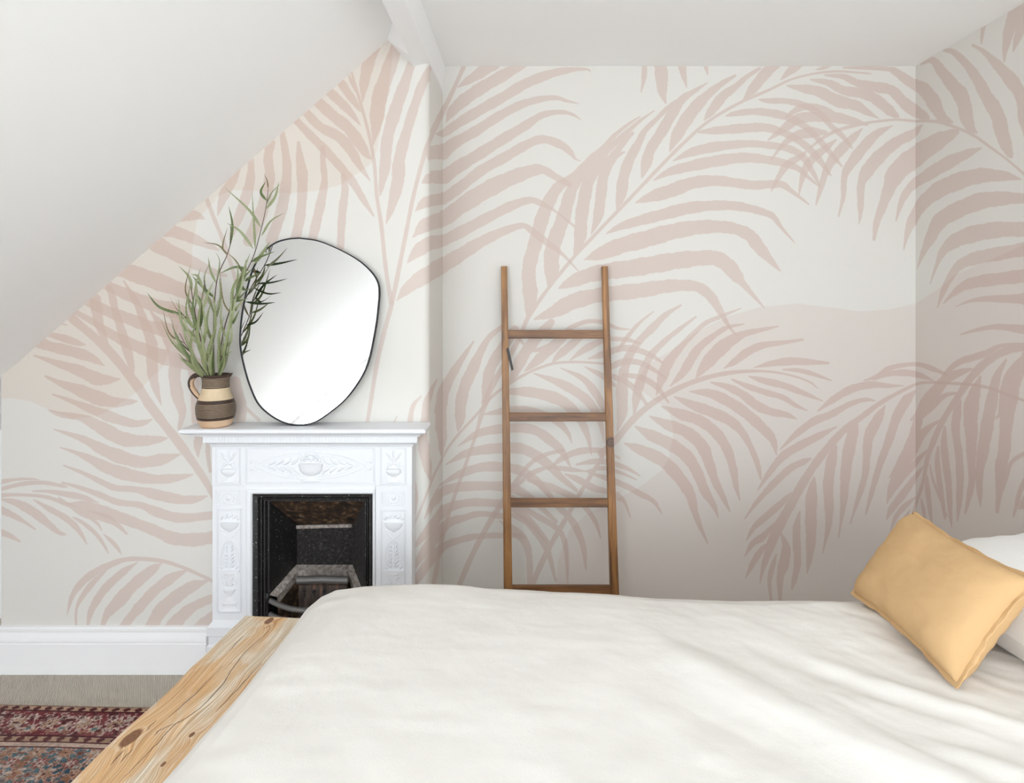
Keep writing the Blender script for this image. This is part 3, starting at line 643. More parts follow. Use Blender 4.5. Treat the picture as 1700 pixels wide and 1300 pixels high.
# carpet
m, nt, b = new_mat('ribbed_beige_carpet', (0.42, 0.34, 0.27), 0.95, 0.1)
v = coords(nt, 'Object')
wv = node(nt, 'ShaderNodeTexWave', wave_type='BANDS', bands_direction='X')
wv.inputs['Scale'].default_value = 50; wv.inputs['Distortion'].default_value = 0.7
wv.inputs['Detail'].default_value = 2; wv.inputs['Detail Scale'].default_value = 1.0
vr = coords(nt, 'Object', (1, 1, 1), (0, 0, radians(-30)))
nt.links.new(vr, wv.inputs['Vector'])
n1 = noise(nt, vr, 200, 4, 0.7); n2 = noise(nt, v, 9, 3)
c = mix(nt, (0.86, 0.78, 0.69), (1.0, 0.95, 0.87), n1)
c = mix(nt, c, (0.66, 0.62, 0.57), math_node(nt, 'MULTIPLY', wv.outputs['Fac'], 0.7), 'MULTIPLY')
c = mix(nt, c, (0.9, 0.88, 0.86), n2, 'MULTIPLY')
nt.links.new(c, b.inputs['Base Color'])
bump(nt, b, math_node(nt, 'ADD', wv.outputs['Fac'], n1), 0.9, 0.006)
M_CARPET = m
mb = MB(); mb.box(XL - 0.1, XR + 0.1, REAR - 0.1, YA + 0.1, -0.08, 0.0)
structure(mb.build('floor', M_CARPET, smooth=0), 'beige ribbed carpet floor')

# chimney breast with its fireplace hole
HX0, HX1, HZ = -1.19, -0.62, 0.83
XT = -0.565
mb = MB()
wallpaper_poly(mb, 'C', [(XC0, YB, 0), (HX0, YB, 0), (HX0, YB, HZ), (HX0, YB, ZS(HX0)), (XC0, YB, ZS(XC0))])
wallpaper_poly(mb, 'C', [(HX0, YB, HZ), (HX1, YB, HZ), (HX1, YB, ZS(HX1)), (HX0, YB, ZS(HX0))])
r = 0.035
wallpaper_poly(mb, 'C', [(HX1, YB, 0), (XC1 - r, YB, 0), (XC1 - r, YB, ZC), (XT, YB, ZC), (XT, YB, ZS(XT)), (HX1, YB, ZS(HX1)), (HX1, YB, HZ)])
arc = [(XC1 - r + r * sin(a), YB + r - r * cos(a)) for a in [pi / 2 * k / 5 for k in range(6)]]
for (xa, ya), (xb, yb) in zip(arc, arc[1:]):
    mb.poly([(xa, ya, 0), (xb, yb, 0), (xb, yb, ZC), (xa, ya, ZC)], 0,
            [muv('C', x, z) for x, z in ((xa, 0), (xb, 0), (xb, ZC), (xa, ZC))])
wallpaper_poly(mb, 'R', [(XC1, YB + r, 0), (XC1, YA, 0), (XC1, YA, ZC), (XC1, YB + r, ZC)], 1)
mb.poly([(XC0, YB, 0), (XC0, YA, 0), (XC0, YA, ZS(XC0)), (XC0, YB, ZS(XC0))], 2)
structure(mb.build('wall_chimney', [M_MURAL['C'], M_MURAL['R'], M_WALLWHITE], smooth=30, fix=False, weld=True), 'chimney breast papered with blush palm fronds')

mb = MB()
wallpaper_poly(mb, 'A', [(XC1, YA, 0), (XR, YA, 0), (XR, YA, ZC), (XC1, YA, ZC)])
structure(mb.build('wall_alcove', M_MURAL['A'], smooth=0, fix=False), 'alcove wall papered with blush palm fronds')
mb = MB(); mb.poly([(XL, YA, 0), (XC0, YA, 0), (XC0, YA, ZS(XC0)), (XL, YA, ZS(XL))])
mb.poly([(XC0, YA, 0), (XC1, YA, 0), (XC1, YA, ZC), (XT, YA, ZC), (XT, YA, ZS(XT)), (XC0, YA, ZS(XC0))])
structure(mb.build('wall_eaves', M_WALLWHITE, smooth=0, fix=False))
mb = MB()
ysplit = 1.9
wallpaper_poly(mb, 'W', [(XR, YA, 0), (XR, ysplit + .32, 0), (XR, ysplit + .32, ZC), (XR, YA, ZC)])
mb.poly([(XR, ysplit + .32, 0), (XR, REAR, 0), (XR, REAR, ZC), (XR, ysplit + .32, ZC)], 1)
structure(mb.build('wall_right', [M_MURAL['W'], M_WALLWHITE], smooth=0, fix=False), 'right wall papered with blush palm fronds')
mb = MB(); mb.poly([(XL, REAR, 0), (XL, YA, 0), (XL, YA, ZS(XL)), (XL, REAR, ZS(XL))])
structure(mb.build('wall_left', M_WALLWHITE, smooth=0, fix=False), 'low white knee wall under the eaves')

# rear wall with openings for the two added fill windows
x0, x1, z0, z1 = FILL_WIN
mb = MB()
l0, l1, l2, l3 = FILL_LOW
mb.poly([(XL, REAR, 0), (l0, REAR, 0), (l0, REAR, ZS(l0)), (XL, REAR, ZS(XL))])
mb.poly([(l1, REAR, 0), (XT, REAR, 0), (XT, REAR, ZS(XT)), (l1, REAR, ZS(l1))])
mb.poly([(l0, REAR, 0), (l1, REAR, 0), (l1, REAR, l2), (l0, REAR, l2)])
RAKE = 0.014
lx = -2.297 + (l3 + RAKE - 1.279) / SLOPE            # where the raked head meets the level head
mb.poly([(l0, REAR, ZS(l0) - RAKE), (lx, REAR, l3), (lx, REAR, ZS(lx)), (l0, REAR, ZS(l0))])
mb.poly([(lx, REAR, l3), (l1, REAR, l3), (l1, REAR, ZS(l1)), (lx, REAR, ZS(lx))])
mb.poly([(XT, REAR, 0), (x0, REAR, 0), (x0, REAR, ZC), (XT, REAR, ZC)])
mb.poly([(x1, REAR, 0), (XR, REAR, 0), (XR, REAR, ZC), (x1, REAR, ZC)])
mb.poly([(x0, REAR, 0), (x1, REAR, 0), (x1, REAR, z0), (x0, REAR, z0)])
mb.poly([(x0, REAR, z1), (x1, REAR, z1), (x1, REAR, ZC), (x0, REAR, ZC)])
structure(mb.build('wall_rear', M_WALLWHITE, smooth=0, fix=False), 'white rear wall with two added window openings')
mb = MB()
t = 0.05
for a in ((x0, x0 + t, z0, z1), (x1 - t, x1, z0, z1), (x0, x1, z0, z0 + t), (x0, x1, z1 - t, z1), ((x0 + x1) / 2 - .02, (x0 + x1) / 2 + .02, z0, z1)):
    mb.box(a[0], a[1], REAR - 0.10, REAR + 0.005, a[2], a[3])
W2 = mb
mb = MB()
for a in ((l0, l0 + t, l2, ZS(l0) - RAKE), (l1 - t, l1, l2, l3), (l0, l1, l2, l2 + t), (lx, l1, l3 - .03, l3), (-1.3, -1.26, l2, l3)):
    mb.box(a[0], a[1], REAR - 0.10, REAR + 0.005, a[2], a[3])
mb.rings([[(l0, y, ZS(l0) - RAKE), (lx, y, l3), (lx, y, l3 - .005), (l0, y, ZS(l0) - RAKE - .005)] for y in (REAR - .1, REAR + .005)])
structure(mb.build('added_window_3', M_GLOSSWHITE, smooth=0), 'white frame of an added raked fill-light window in the rear wall')
mb = W2
structure(mb.build('added_window_2', M_GLOSSWHITE, smooth=0), 'white frame of an added fill-light casement in the rear wall')

# sloping ceiling with its skylight opening
sx0, sx1, sy0, sy1 = SKY
mb = MB()
def sp(x, y): return (x, y, ZS(x))
for a in ((XL, sx0, REAR, YA), (sx1, XT, REAR, YA), (sx0, sx1, REAR, sy0), (sx0, sx1, sy1, YA)):
    mb.poly([sp(a[0], a[2]), sp(a[1], a[2]), sp(a[1], a[3]), sp(a[0], a[3])])
out = -SN * 0.12
ring = [Vector(sp(sx0, sy0)), Vector(sp(sx1, sy0)), Vector(sp(sx1, sy1)), Vector(sp(sx0, sy1))]
for i in range(4):
    p, q = ring[i], ring[(i + 1) % 4]
    mb.poly([p, q, q + out, p + out])
structure(mb.build('ceiling_left', M_WALLWHITE, smooth=0, fix=False), 'white sloping attic ceiling on the left')
mb = MB()
for (pa, pb) in ((0, 1), (1, 2), (2, 3), (3, 0)):
    p, q = ring[pa] + out, ring[pb] + out
    cen = sum(ring, Vector()) / 4 + out
    pi_, qi_ = p + (cen - p) * 0.07, q + (cen - q) * 0.07
    for s in (Vector(), SN * 0.03):
        pass
    mb.rings([[p, q, qi_, pi_], [p + SN * 0.03, q + SN * 0.03, qi_ + SN * 0.03, pi_ + SN * 0.03]])
structure(mb.build('window_1', M_GLOSSWHITE, smooth=0), 'white skylight frame in the sloping ceiling')
mb = MB()
mb.box(XT - 0.02, XR + 0.05, REAR - .05, YA + 0.05, ZC, ZC + 0.06)
structure(mb.build('ceiling', M_CEILWHITE, smooth=0), 'flat white ceiling')

# boxed purlin beam at the foot of the flat ceiling
mb = MB()
mb.prism([(-0.565, 2.7865), (-0.491, 2.638), (-0.417, 2.659), (-0.417, ZC + 0.01), (-0.55, ZC + .01)], 'y', REAR, YA)
structure(mb.build('trim_1', M_GLOSSWHITE, smooth=0, bevel=0.004), 'white boxed roof beam above the chimney breast')
mb = MB()
blk = [(-0.606, 2.749), (-0.494, 2.634), (-0.46, 2.66), (-0.50, ZC), (-0.56, ZC)]
tip = [(-0.562, 2.790), (-0.490, 2.640), (-0.46, 2.66), (-0.50, ZC), (-0.54, ZC)]
mb.rings([[(x, YB + .01, z) for x, z in blk], [(x, YB - .015, z) for x, z in blk], [(x, YB - .12, z) for x, z in tip]])
structure(mb.build('trim_2', M_GLOSSWHITE, smooth=0, bevel=0.004), 'white bearing block under the beam end')

# baseboards
prof = [(0, 0), (0.024, 0), (0.024, 0.131), (0.021, 0.134), (0.021, 0.138), (0.024, 0.141), (0.0235, 0.15), (0.019, 0.163),
        (0.013, 0.174), (0.012, 0.178), (0.016, 0.183), (0.016, 0.193), (0.011, 0.200), (0, 0.202)]
def baseboard(name, axis, wall, sgn, a0, a1, label):
    mb = MB()
    mb.prism([(wall + sgn * d, z) for d, z in prof], axis, a0, a1)
    return structure(mb.build(name, M_GLOSSWHITE, smooth=25), label)
baseboard('baseboard_chimney', 'x', YB, -1, XC0 - .02, -1.388, 'white moulded baseboard left of the fireplace')
baseboard('baseboard_right', 'y', XR, -1, REAR, 2.2, 'white moulded baseboard of the right wall')
baseboard('baseboard_left', 'y', XL, 1, REAR, YA, 'white moulded baseboard of the knee wall')
baseboard('baseboard_rear', 'x', REAR, 1, XL + .03, XR - .03, 'white moulded baseboard of the rear wall')

# ---------------------------------------------------------------- cast iron bedroom fireplace
FY = 2.80                                    # front plane of the painted surround
DU = FY / 1100.0                             # drawing unit of the fireplace front, about 2.5 mm
def fx(u): return (u - 875) * DU
def fz(v): return 1.654 - (v - 485) * DU
fire = thing('fireplace', 'white painted cast-iron bedroom fireplace with a black grate', 'fireplace', (-0.91, 2.84, 0))
def fb(mb, name, mat, parent=fire, **kw):
    return mb.build(name, mat, parent, matrix=Matrix.Translation((0.91, -2.84, 0)), **kw)

m, nt, b = new_mat('sooty_black_iron', (0.02, 0.02, 0.022), 0.38, 0.5)
v = coords(nt, 'Object')
n1 = noise(nt, v, 170, 2, 0.5)
fl = ramp(nt, [(0.0, (0, 0, 0)), (0.705, (0, 0, 0)), (0.72, (1, 1, 1))], n1)
n2 = noise(nt, v, 30, 5, 0.7)
c = mix(nt, (0.004, 0.004, 0.0045), (0.018, 0.0175, 0.017), n2)
c = mix(nt, c, (0.62, 0.60, 0.57), fl.outputs['Color'])
nt.links.new(c, b.inputs['Base Color'])
bump(nt, b, noise(nt, v, 70, 5, 0.7), 0.35, 0.006)
M_IRON = m
m, nt, b = new_mat('rusty_sooted_iron', (0.05, 0.03, 0.02), 0.75, 0.3)
v = coords(nt, 'Object')
c = ramp(nt, [(0.30, (0.008, 0.006, 0.005)), (0.5, (0.045, 0.026, 0.016)), (0.60, (0.12, 0.07, 0.035)), (0.70, (0.38, 0.30, 0.24))], noise(nt, v, 28, 6, 0.7))
nt.links.new(c.outputs['Color'], b.inputs['Base Color'])
bump(nt, b, noise(nt, v, 60, 5, 0.75), 0.6, 0.01)
M_RUST = m
m, nt, b = new_mat('pitted_back_iron', (0.05, 0.05, 0.05), 0.5, 0.5)
v = coords(nt, 'Object')
c = ramp(nt, [(0.35, (0.008, 0.008, 0.008)), (0.55, (0.045, 0.040, 0.039)), (0.68, (0.16, 0.14, 0.135))], noise(nt, v, 75, 6, 0.75))
nt.links.new(c.outputs['Color'], b.inputs['Base Color'])
bump(nt, b, noise(nt, v, 120, 5, 0.75), 1.0, 0.012)
M_PITTED = m
m, nt, b = new_mat('ash_grey_firebrick', (0.22, 0.19, 0.17), 0.9, 0.2)
v = coords(nt, 'Object')
c = ramp(nt, [(0.3, (0.13, 0.11, 0.098)), (0.5, (0.33, 0.285, 0.255)), (0.68, (0.55, 0.50, 0.46))], noise(nt, v, 55, 6, 0.75))
nt.links.new(c.outputs['Color'], b.inputs['Base Color'])
bump(nt, b, noise(nt, v, 110, 5, 0.7), 0.6, 0.006)
M_FIREBRICK = m
m, nt, b = new_mat('heat_marked_iron', (0.1, 0.05, 0.03), 0.55, 0.4)
v = coords(nt, 'Object', (1, 1, 0.22))
c = ramp(nt, [(0.3, (0.012, 0.010, 0.010)), (0.5, (0.04, 0.026, 0.020)), (0.62, (0.10, 0.07, 0.055)), (0.70, (0.34, 0.10, 0.04)), (0.80, (0.20, 0.16, 0.13))], noise(nt, v, 40, 5, 0.65))
nt.links.new(c.outputs['Color'], b.inputs['Base Color'])
bump(nt, b, noise(nt, v, 80, 4), 0.4, 0.005)
M_HEAT = m

BACK = YB - 0.002
# mantel shelf
zt, zb = 1.087, 1.060
xl, xr, yf = -1.437, -0.420, 2.735
mb = MB()
steps = [(0.030, 1.052), (0.024, 1.060), (0.012, 1.0635), (0.004, 1.068), (0.0, 1.073), (0.0, 1.081), (0.005, 1.086), (0.012, 1.0875)]
mb.rings([[(xl + d, yf + d, z), (xr - d, yf + d, z), (xr - d * .4, BACK, z), (xl + d, BACK, z)] for d, z in steps])
fb(mb, 'mantel_shelf', M_IRONWHITE, smooth=30)
# cornice: fluted band and cove
mb = MB()
X0, X1 = fx(352), fx(684)
cv = [(0.0, fz(742)), (-0.004, fz(741)), (-0.006, fz(738)), (-0.013, fz(735)), (-0.022, fz(733.5)), (-0.026, fz(733)), (-0.026, fz(723)), (-0.034, fz(722)), (-0.034, 1.056)]
mb.rings([[(X0 + d, FY + d, z), (X1 - d, FY + d, z), (X1 - d * .3, BACK, z), (X0 + d, BACK, z)] for d, z in cv])
fb(mb, 'cornice', M_IRONWHITE, smooth=30)
mb = MB()
n = 66
for i in range(n):
    x = X0 - 0.024 + (X1 - X0 + 0.048) * (i + 0.5) / n
    mb.box(x - 0.0046, x + 0.0046, FY - 0.0290, FY - 0.025, fz(732.4), fz(723.4))
o = fb(mb, 'fluting', M_IRONWHITE, smooth=0); o['kind'] = 'stuff'
# jambs and lintel
mb = MB(); mb.box(X0, fx(408.5), FY, BACK, 0, fz(806))
fb(mb, 'jamb', M_IRONWHITE, smooth=0, bevel=0.003)
mb = MB(); mb.box(fx(623), X1, FY, BACK, 0, fz(806))
fb(mb, 'jamb', M_IRONWHITE, smooth=0, bevel=0.003)
mb = MB(); mb.box(X0, X1, FY, BACK, fz(806) , fz(741)); mb.box(fx(408.5), fx(623), FY, BACK, fz(812), fz(806))
fb(mb, 'frieze', M_IRONWHITE, smooth=0)
for xa, xb in ((fx(346.5), fx(412)), (fx(619.5), fx(690))):
    mb = MB()
    pl = [(-0.020, 0.0), (-0.020, 0.165), (-0.014, 0.172), (-0.014, 0.205), (-0.020, 0.21), (-0.020, 0.245), (-0.008, 0.258), (0, 0.268)]
    mb.rings([[(xa - d * 0 + (d + .02), FY + d, z), (xb - (d + .02), FY + d, z), (xb - (d + .02), BACK, z), (xa + (d + .02), BACK, z)] for d, z in pl])
    fb(mb, 'plinth', M_IRONWHITE, smooth=20)

# raised panel beads
def bead(u0, u1, v0, v1, w=0.0026, h=0.003, inset=0):
    mb = MB()
    for off, ww in ((0, w), (2.2, w * 0.6)):
        a0, a1, b0, b1 = fx(u0 + off), fx(u1 - off), fz(v0 + off), fz(v1 - off)
        mb.box(a0, a0 + ww, FY - h, FY + .001, b1, b0); mb.box(a1 - ww, a1, FY - h, FY + .001, b1, b0)
        mb.box(a0, a1, FY - h, FY + .001, b0 - ww, b0); mb.box(a0, a1, FY - h, FY + .001, b1, b1 + ww)
    return fb(mb, 'panel_bead', M_IRONWHITE, smooth=0, bevel=0.0007, segs=1)
bead(408, 623, 742.5, 803)
bead(358, 400, 742.5, 805)
bead(631, 675, 742.5, 805)
bead(360, 402, 844, 1018)
bead(632, 674, 846, 1018)
bead(358, 400, 813, 838, 0.0016, 0.002)
bead(633, 672, 815, 839, 0.0016, 0.002)

# low relief ornament
SQ = ((0, 1, 0), 0.85)
def rel_tube(mb, pts, r):
    c = catmull([(fx(u), FY - 0.001, fz(v)) for u, v in pts], 6)
    mb.tube(c, r * 1.35, 6, squash=SQ)
def rel_leaf(mb, u, v, L, W, ang, t=0.005):
    mb.blob((fx(u), FY, fz(v)), W * DU, t * 1.3, L * DU, radians(ang), 8, 6)
def spiral(mb, u, v, r, a0, turns, r0=0.0016, sgn=1):
    pts = []
    for k in range(16):
        f = k / 15
        a = radians(a0) + sgn * f * turns * 2 * pi
        pts.append((u + r * (1 - f * 0.85) * cos(a), v + r * (1 - f * 0.85) * sin(a)))
    rel_tube(mb, pts, r0)
def urn(mb, u, v, s, prof, dep=0.4):
    # prof: (half width, height up from v), in drawing units times s
    mb.lathe([(w * s * DU, h * s * DU) for w, h in prof], (fx(u), FY, fz(v)), 20, sy=dep)

def frieze_relief():
    mb = MB()
    U, V = 516, 773
    for sg in (-1, 1):
        rel_tube(mb, [(U - 92, V), (U - 70, V + sg * 11), (U - 40, V + sg * 19), (U, V + sg * 22), (U + 40, V + sg * 19), (U + 70, V + sg * 11), (U + 92, V)], 0.0024)
        rel_tube(mb, [(U - 84, V), (U - 64, V + sg * 8), (U - 38, V + sg * 15), (U, V + sg * 18), (U + 38, V + sg * 15), (U + 64, V + sg * 8), (U + 84, V)], 0.0013)
        for e in (-1, 1):
            spiral(mb, U + sg * 91, V + e * 6, 5, 0 if sg < 0 else 180, 1.1, 0.0017, e * sg)
            rel_leaf(mb, U + sg * 99, V + e * 6, 3, 1.6, 30 * e * sg, 0.004)
            for k in range(4):                                   # acanthus sprays along the lens
                rel_leaf(mb, U + sg * (26 + 13 * k), V + e * (6.5 - k * 1.1), 8.5 - k, 2.6 - .3 * k, 90 - sg * e * (38 - 3 * k), 0.0055)
                rel_leaf(mb, U + sg * (21 + 13 * k), V + e * (11 - k * 1.8), 5 - .6 * k, 1.8, 90 - sg * e * (66 - 5 * k), 0.0045)
        rel_tube(mb, [(U + sg * 20, V), (U + sg * 50, V + 1.5), (U + sg * 78, V)], 0.0018)
        spiral(mb, U + sg * 16, V + 13, 4.5, 180 if sg > 0 else 0, 1.2, 0.0015, sg)
        spiral(mb, U + sg * 27, V + 15, 4, 180 if sg > 0 else 0, 1.2, 0.0013, -sg)
        rel_tube(mb, [(U + sg * 12, V - 16), (U + sg * 22, V - 22), (U + sg * 27, V - 20)], 0.0016)
    urn(mb, U, V + 25, 1, [(17, 0), (17, 1), (12, 2.5), (6, 4.5), (4, 7), (5, 8), (8, 9), (14, 12), (18, 16), (19.5, 20), (20, 26), (21, 27), (21, 28.5), (15, 29)], 0.32)
    for k in range(11):                                          # heaped flowers
        a = pi * (k + 0.5) / 11
        rel_leaf(mb, U + 15 * cos(a), V - 6 - 13 * sin(a), 3.2, 3.2, 20 * k, 0.006)
    for k in range(5):
        rel_leaf(mb, U - 9 + 4.5 * k, V - 9 - 3 * (k % 2), 3, 3, 30 * k, 0.0075)
    rel_tube(mb, [(U - 22, V - 22), (U - 8, V - 24), (U + 8, V - 24), (U + 22, V - 22)], 0.0016)
    return fb(mb, 'frieze_ornament', M_IRONWHITE, smooth=60)
frieze_relief()
for U in (379.5, 653.5):
    mb = MB(); V = 800
    urn(mb, U, V, 1, [(12, 0), (12, 1.5), (6, 4), (3, 7), (3.5, 9), (8, 11), (12, 15), (13, 19), (11.5, 21), (12.5, 22), (9, 22.5)], 0.35)
    for k in range(7):
        a = pi * (k + 0.5) / 7
        rel_leaf(mb, U + 8 * cos(a), V - 25 - 6 * sin(a), 3.4, 2.4, 35 * k, 0.005)
    for s in (-1, 1):
        spiral(mb, U + s * 10, V - 30, 4.5, 90, 1.1, 0.0014, s)
        rel_leaf(mb, U + s * 6, V - 40, 6, 2.2, s * 40, 0.005)
        rel_leaf(mb, U + s * 10, V - 46, 4, 1.6, s * 60, 0.004)
        rel_tube(mb, [(U + s * 12, V - 18), (U + s * 15, V - 24), (U + s * 11, V - 27)], 0.0013)
    rel_leaf(mb, U, V - 46, 6.5, 2.4, 0, 0.005)
    rel_leaf(mb, U, V - 34, 4, 3, 0, 0.006)
    fb(mb, 'urn_ornament', M_IRONWHITE, smooth=60)
    mb = MB(); V = 826.5
    rel_tube(mb, [(U + 9 * cos(2 * pi * k / 12), V + 9 * sin(2 * pi * k / 12)) for k in range(13)], 0.0016)
    rel_leaf(mb, U, V, 4, 4, 0, 0.0035)
    for s in (-1, 1):
        for q in (13.5, 16.5):
            rel_tube(mb, [(U + s * q, V - 8), (U + s * q, V), (U + s * q, V + 8)], 0.0011)
    fb(mb, 'roundel_ornament', M_IRONWHITE, smooth=60)
for U in (381, 653.5):
    mb = MB()
    # top basket of flowers
    for k in range(9):
        rel_leaf(mb, U - 14 + 3.5 * k, 861 - 2.5 * (k % 2) - 3 * sin(pi * k / 8), 2.6, 2.6, 25 * k, 0.005)
    urn(mb, U, 884, 1, [(2, 0), (3, 2), (9, 5), (13, 9), (14.5, 13), (15.5, 15), (15.5, 16.5), (11, 17)], 0.32)
    for s in (-1, 1):
        rel_tube(mb, [(U + s * 15, 868), (U + s * 17, 874), (U + s * 13, 880), (U + s * 5, 884)], 0.0015)
        rel_tube(mb, [(U - s * 13, 884), (U - s * 5, 891), (U + s * 6, 899), (U + s * 12, 911), (U + s * 15, 927), (U + s * 15.5, 944)], 0.0023)
        rel_tube(mb, [(U - s * 9, 888), (U + s * 2, 898), (U + s * 8, 908), (U + s * 11, 924), (U + s * 12, 944)], 0.0012)
        for k in range(6):
            rel_leaf(mb, U + s * (6.0 - .3 * k), 938 - 6.2 * k, 5.2 - .35 * k, 2.3 - .15 * k, s * (35 - 2 * k), 0.0065)
        rel_leaf(mb, U + s * 12, 942, 4.5, 1.8, s * 30, 0.005)
        spiral(mb, U + s * 11, 956, 4.8, 90, 1.3, 0.0017, s)
        spiral(mb, U + s * 9, 967, 4.5, -90, 1.2, 0.0016, -s)
        rel_leaf(mb, U + s * 5, 960, 6, 2, s * 20, 0.005)
    rel_tube(mb, [(U, 946), (U, 925), (U, 902)], 0.0028)
    rel_leaf(mb, U, 900, 5, 2, 0, 0.006)
    mb.box(fx(U - 17), fx(U + 17), FY - 0.006, FY + .001, fz(949.5), fz(946.5))
    mb.box(fx(U - 14), fx(U + 14), FY - 0.004, FY + .001, fz(952), fz(949.5))
    urn(mb, U, 974, 1, [(3, 0), (6, 3), (5, 10), (7, 18), (9, 21), (5, 22)], 0.35)
    urn(mb, U, 996, 1, [(8, 0), (8, 1.5), (4, 4), (3, 7), (8, 12), (10, 16), (11, 18), (8, 19)], 0.35)
    urn(mb, U, 1014, 1, [(18, 0), (18, 2), (12, 4), (11, 10), (13, 12), (13, 14), (8, 15)], 0.25)
    fb(mb, 'jamb_ornament', M_IRONWHITE, smooth=60)

# moulded edge round the opening
mb = MB()
def frame_ring(d0, y0):       # d in drawing units inward from the outer moulding
    return [(fx(408 + d0), y0), (fx(623 - d0), y0)]
lo = fz(1160)
steps = [(0, FY), (0, FY - .006), (2.5, FY - .008), (3.5, FY - .005), (6, FY - .005), (7, FY - .009), (9, FY - .008), (11.2, FY - .001), (11.2, FY + .03)]
for (d0, y0), (d1, y1) in zip(steps, steps[1:]):
    a0, a1, t0 = fx(408 + d0), fx(623 - d0 * .4), fz(812 + d0 * .72)
    b0, b1, t1 = fx(408 + d1), fx(623 - d1 * .4), fz(812 + d1 * .72)
    mb.poly([(a0, y0, 0), (b0, y1, 0), (b0, y1, t1), (a0, y0, t0)])
    mb.poly([(a0, y0, t0), (b0, y1, t1), (b1, y1, t1), (a1, y0, t0)])
    mb.poly([(a1, y0, t0), (b1, y1, t1), (b1, y1, 0), (a1, y0, 0)])
fb(mb, 'opening_moulding', M_IRONWHITE, smooth=0)
# black inner frame, stepped
mb = MB()
OX0, OX1, OZ = fx(419.2), fx(618.5), fz(820)
stp = [(0, 2.803), (2, 2.795), (9, 2.797), (12, 2.810), (13, 2.803), (15, 2.803), (16, 2.812), (18, 2.806), (20, 2.806), (22, 2.822), (24.5, 2.824)]
for (d0, y0), (d1, y1) in zip(stp, stp[1:]):
    a0, a1, t0 = OX0 + d0 * DU, OX1 - d0 * .64 * DU, OZ - d0 * .62 * DU
    b0, b1, t1 = OX0 + d1 * DU, OX1 - d1 * .64 * DU, OZ - d1 * .62 * DU
    mb.poly([(a0, y0, 0), (b0, y1, 0), (b0, y1, t1), (a0, y0, t0)])
    mb.poly([(a0, y0, t0), (b0, y1, t1), (b1, y1, t1), (a1, y0, t0)])
    mb.poly([(a1, y0, t0), (b1, y1, t1), (b1, y1, 0), (a1, y0, 0)])
fb(mb, 'iron_frame', M_IRON, smooth=0)
IX0, IX1, IZ = OX0 + 24.5 * DU, OX1 - 15.7 * DU, OZ - 15.2 * DU
QY = 2.985
qx0, qx1 = (493 - 875) / 1100 * QY, (585 - 875) / 1100 * QY
qt, qb = 1.654 - (876 - 485) / 1100 * QY, 1.654 - (937 - 485) / 1100 * QY
def lumpy(p00, p10, p11, p01, amp, seed, nu=14, nv=10):
    P = [Vector(p) for p in (p00, p10, p11, p01)]
    nr = (P[1] - P[0]).cross(P[3] - P[0]).normalized()
    def fn(u, v):
        p = P[0] * (1 - u) * (1 - v) + P[1] * u * (1 - v) + P[2] * u * v + P[3] * (1 - u) * v
        e = min(u, 1 - u, v, 1 - v)
        k = min(1, e * 6)
        return p + nr * amp * k * (float(fbm(np.array(u * 5.0 + seed), np.array(v * 5.0), seed)) - 0.5)
    return fn
IY = 2.824
mb = MB(); mb.grid(lumpy((IX0, IY, 0.02), (IX0, IY, IZ), (qx0, QY, qt + .013), (qx0, QY, 0.10), 0.006, 3), 14, 10)
fb(mb, 'cheek', M_IRON, smooth=180)
mb = MB(); mb.grid(lumpy((IX1, IY, 0.02), (IX1, IY, IZ), (qx1, QY, qt + .013), (qx1, QY, 0.10), 0.006, 4), 14, 10)
fb(mb, 'cheek', M_PITTED, smooth=180)
mb = MB(); mb.grid(lumpy((IX0, IY, IZ), (IX1, IY, IZ), (qx1, QY + .005, qt + .012), (qx0, QY + .005, qt + .012), 0.03, 9, 24, 16), 24, 16)
fb(mb, 'hood', M_RUST, smooth=180)
mb = MB()
mb.grid(lumpy((qx0, QY, 0.10), (qx1, QY, 0.10), (qx1, QY, qt), (qx0, QY, qt), 0.006, 6), 14, 14)
fb(mb, 'back_plate', M_PITTED, smooth=180)
mb = MB()
mb.tube([(qx0, QY - .004, qt + .004), ((qx0 + qx1) / 2, QY - .006, qt + .008), (qx1, QY - .004, qt + .010)], 0.009, 8)
fb(mb, 'damper_lip', M_FIREBRICK, smooth=60)
# firebrick ledge round the coals
outr = [(fx(443), 2.822, .365), (qx0 - .002, QY - .004, qb), (qx1 + .002, QY - .004, qb), (fx(604), 2.822, .365)]
inr = [(fx(456), 2.828, .352), ((495 - 875) / 1100 * 2.945, 2.945, qb - .012), ((577 - 875) / 1100 * 2.945, 2.945, qb - .012), (fx(591), 2.828, .352)]
mb = MB()
for i in range(3):
    a, b_, c_, d_ = outr[i], outr[i + 1], inr[i + 1], inr[i]
    mb.grid(lumpy(a, b_, c_, d_, 0.006, 20 + i, 10, 3), 12, 4)
    mb.poly([d_, c_, (c_[0], c_[1] + .004, c_[2] - .035), (d_[0], d_[1] + .004, d_[2] - .035)])
fb(mb, 'firebrick_ledge', M_FIREBRICK, smooth=40)
mb = MB()
low = [(p[0], p[1] + .004, p[2] - .035) for p in inr]
bot = [(p[0] * .9 - .09, p[1] - .01, 0.19) for p in inr]
for i in range(3):
    mb.poly([low[i], low[i + 1], bot[i + 1], bot[i]])
mb.poly(bot)
fb(mb, 'fire_pit', M_RUST, smooth=0)
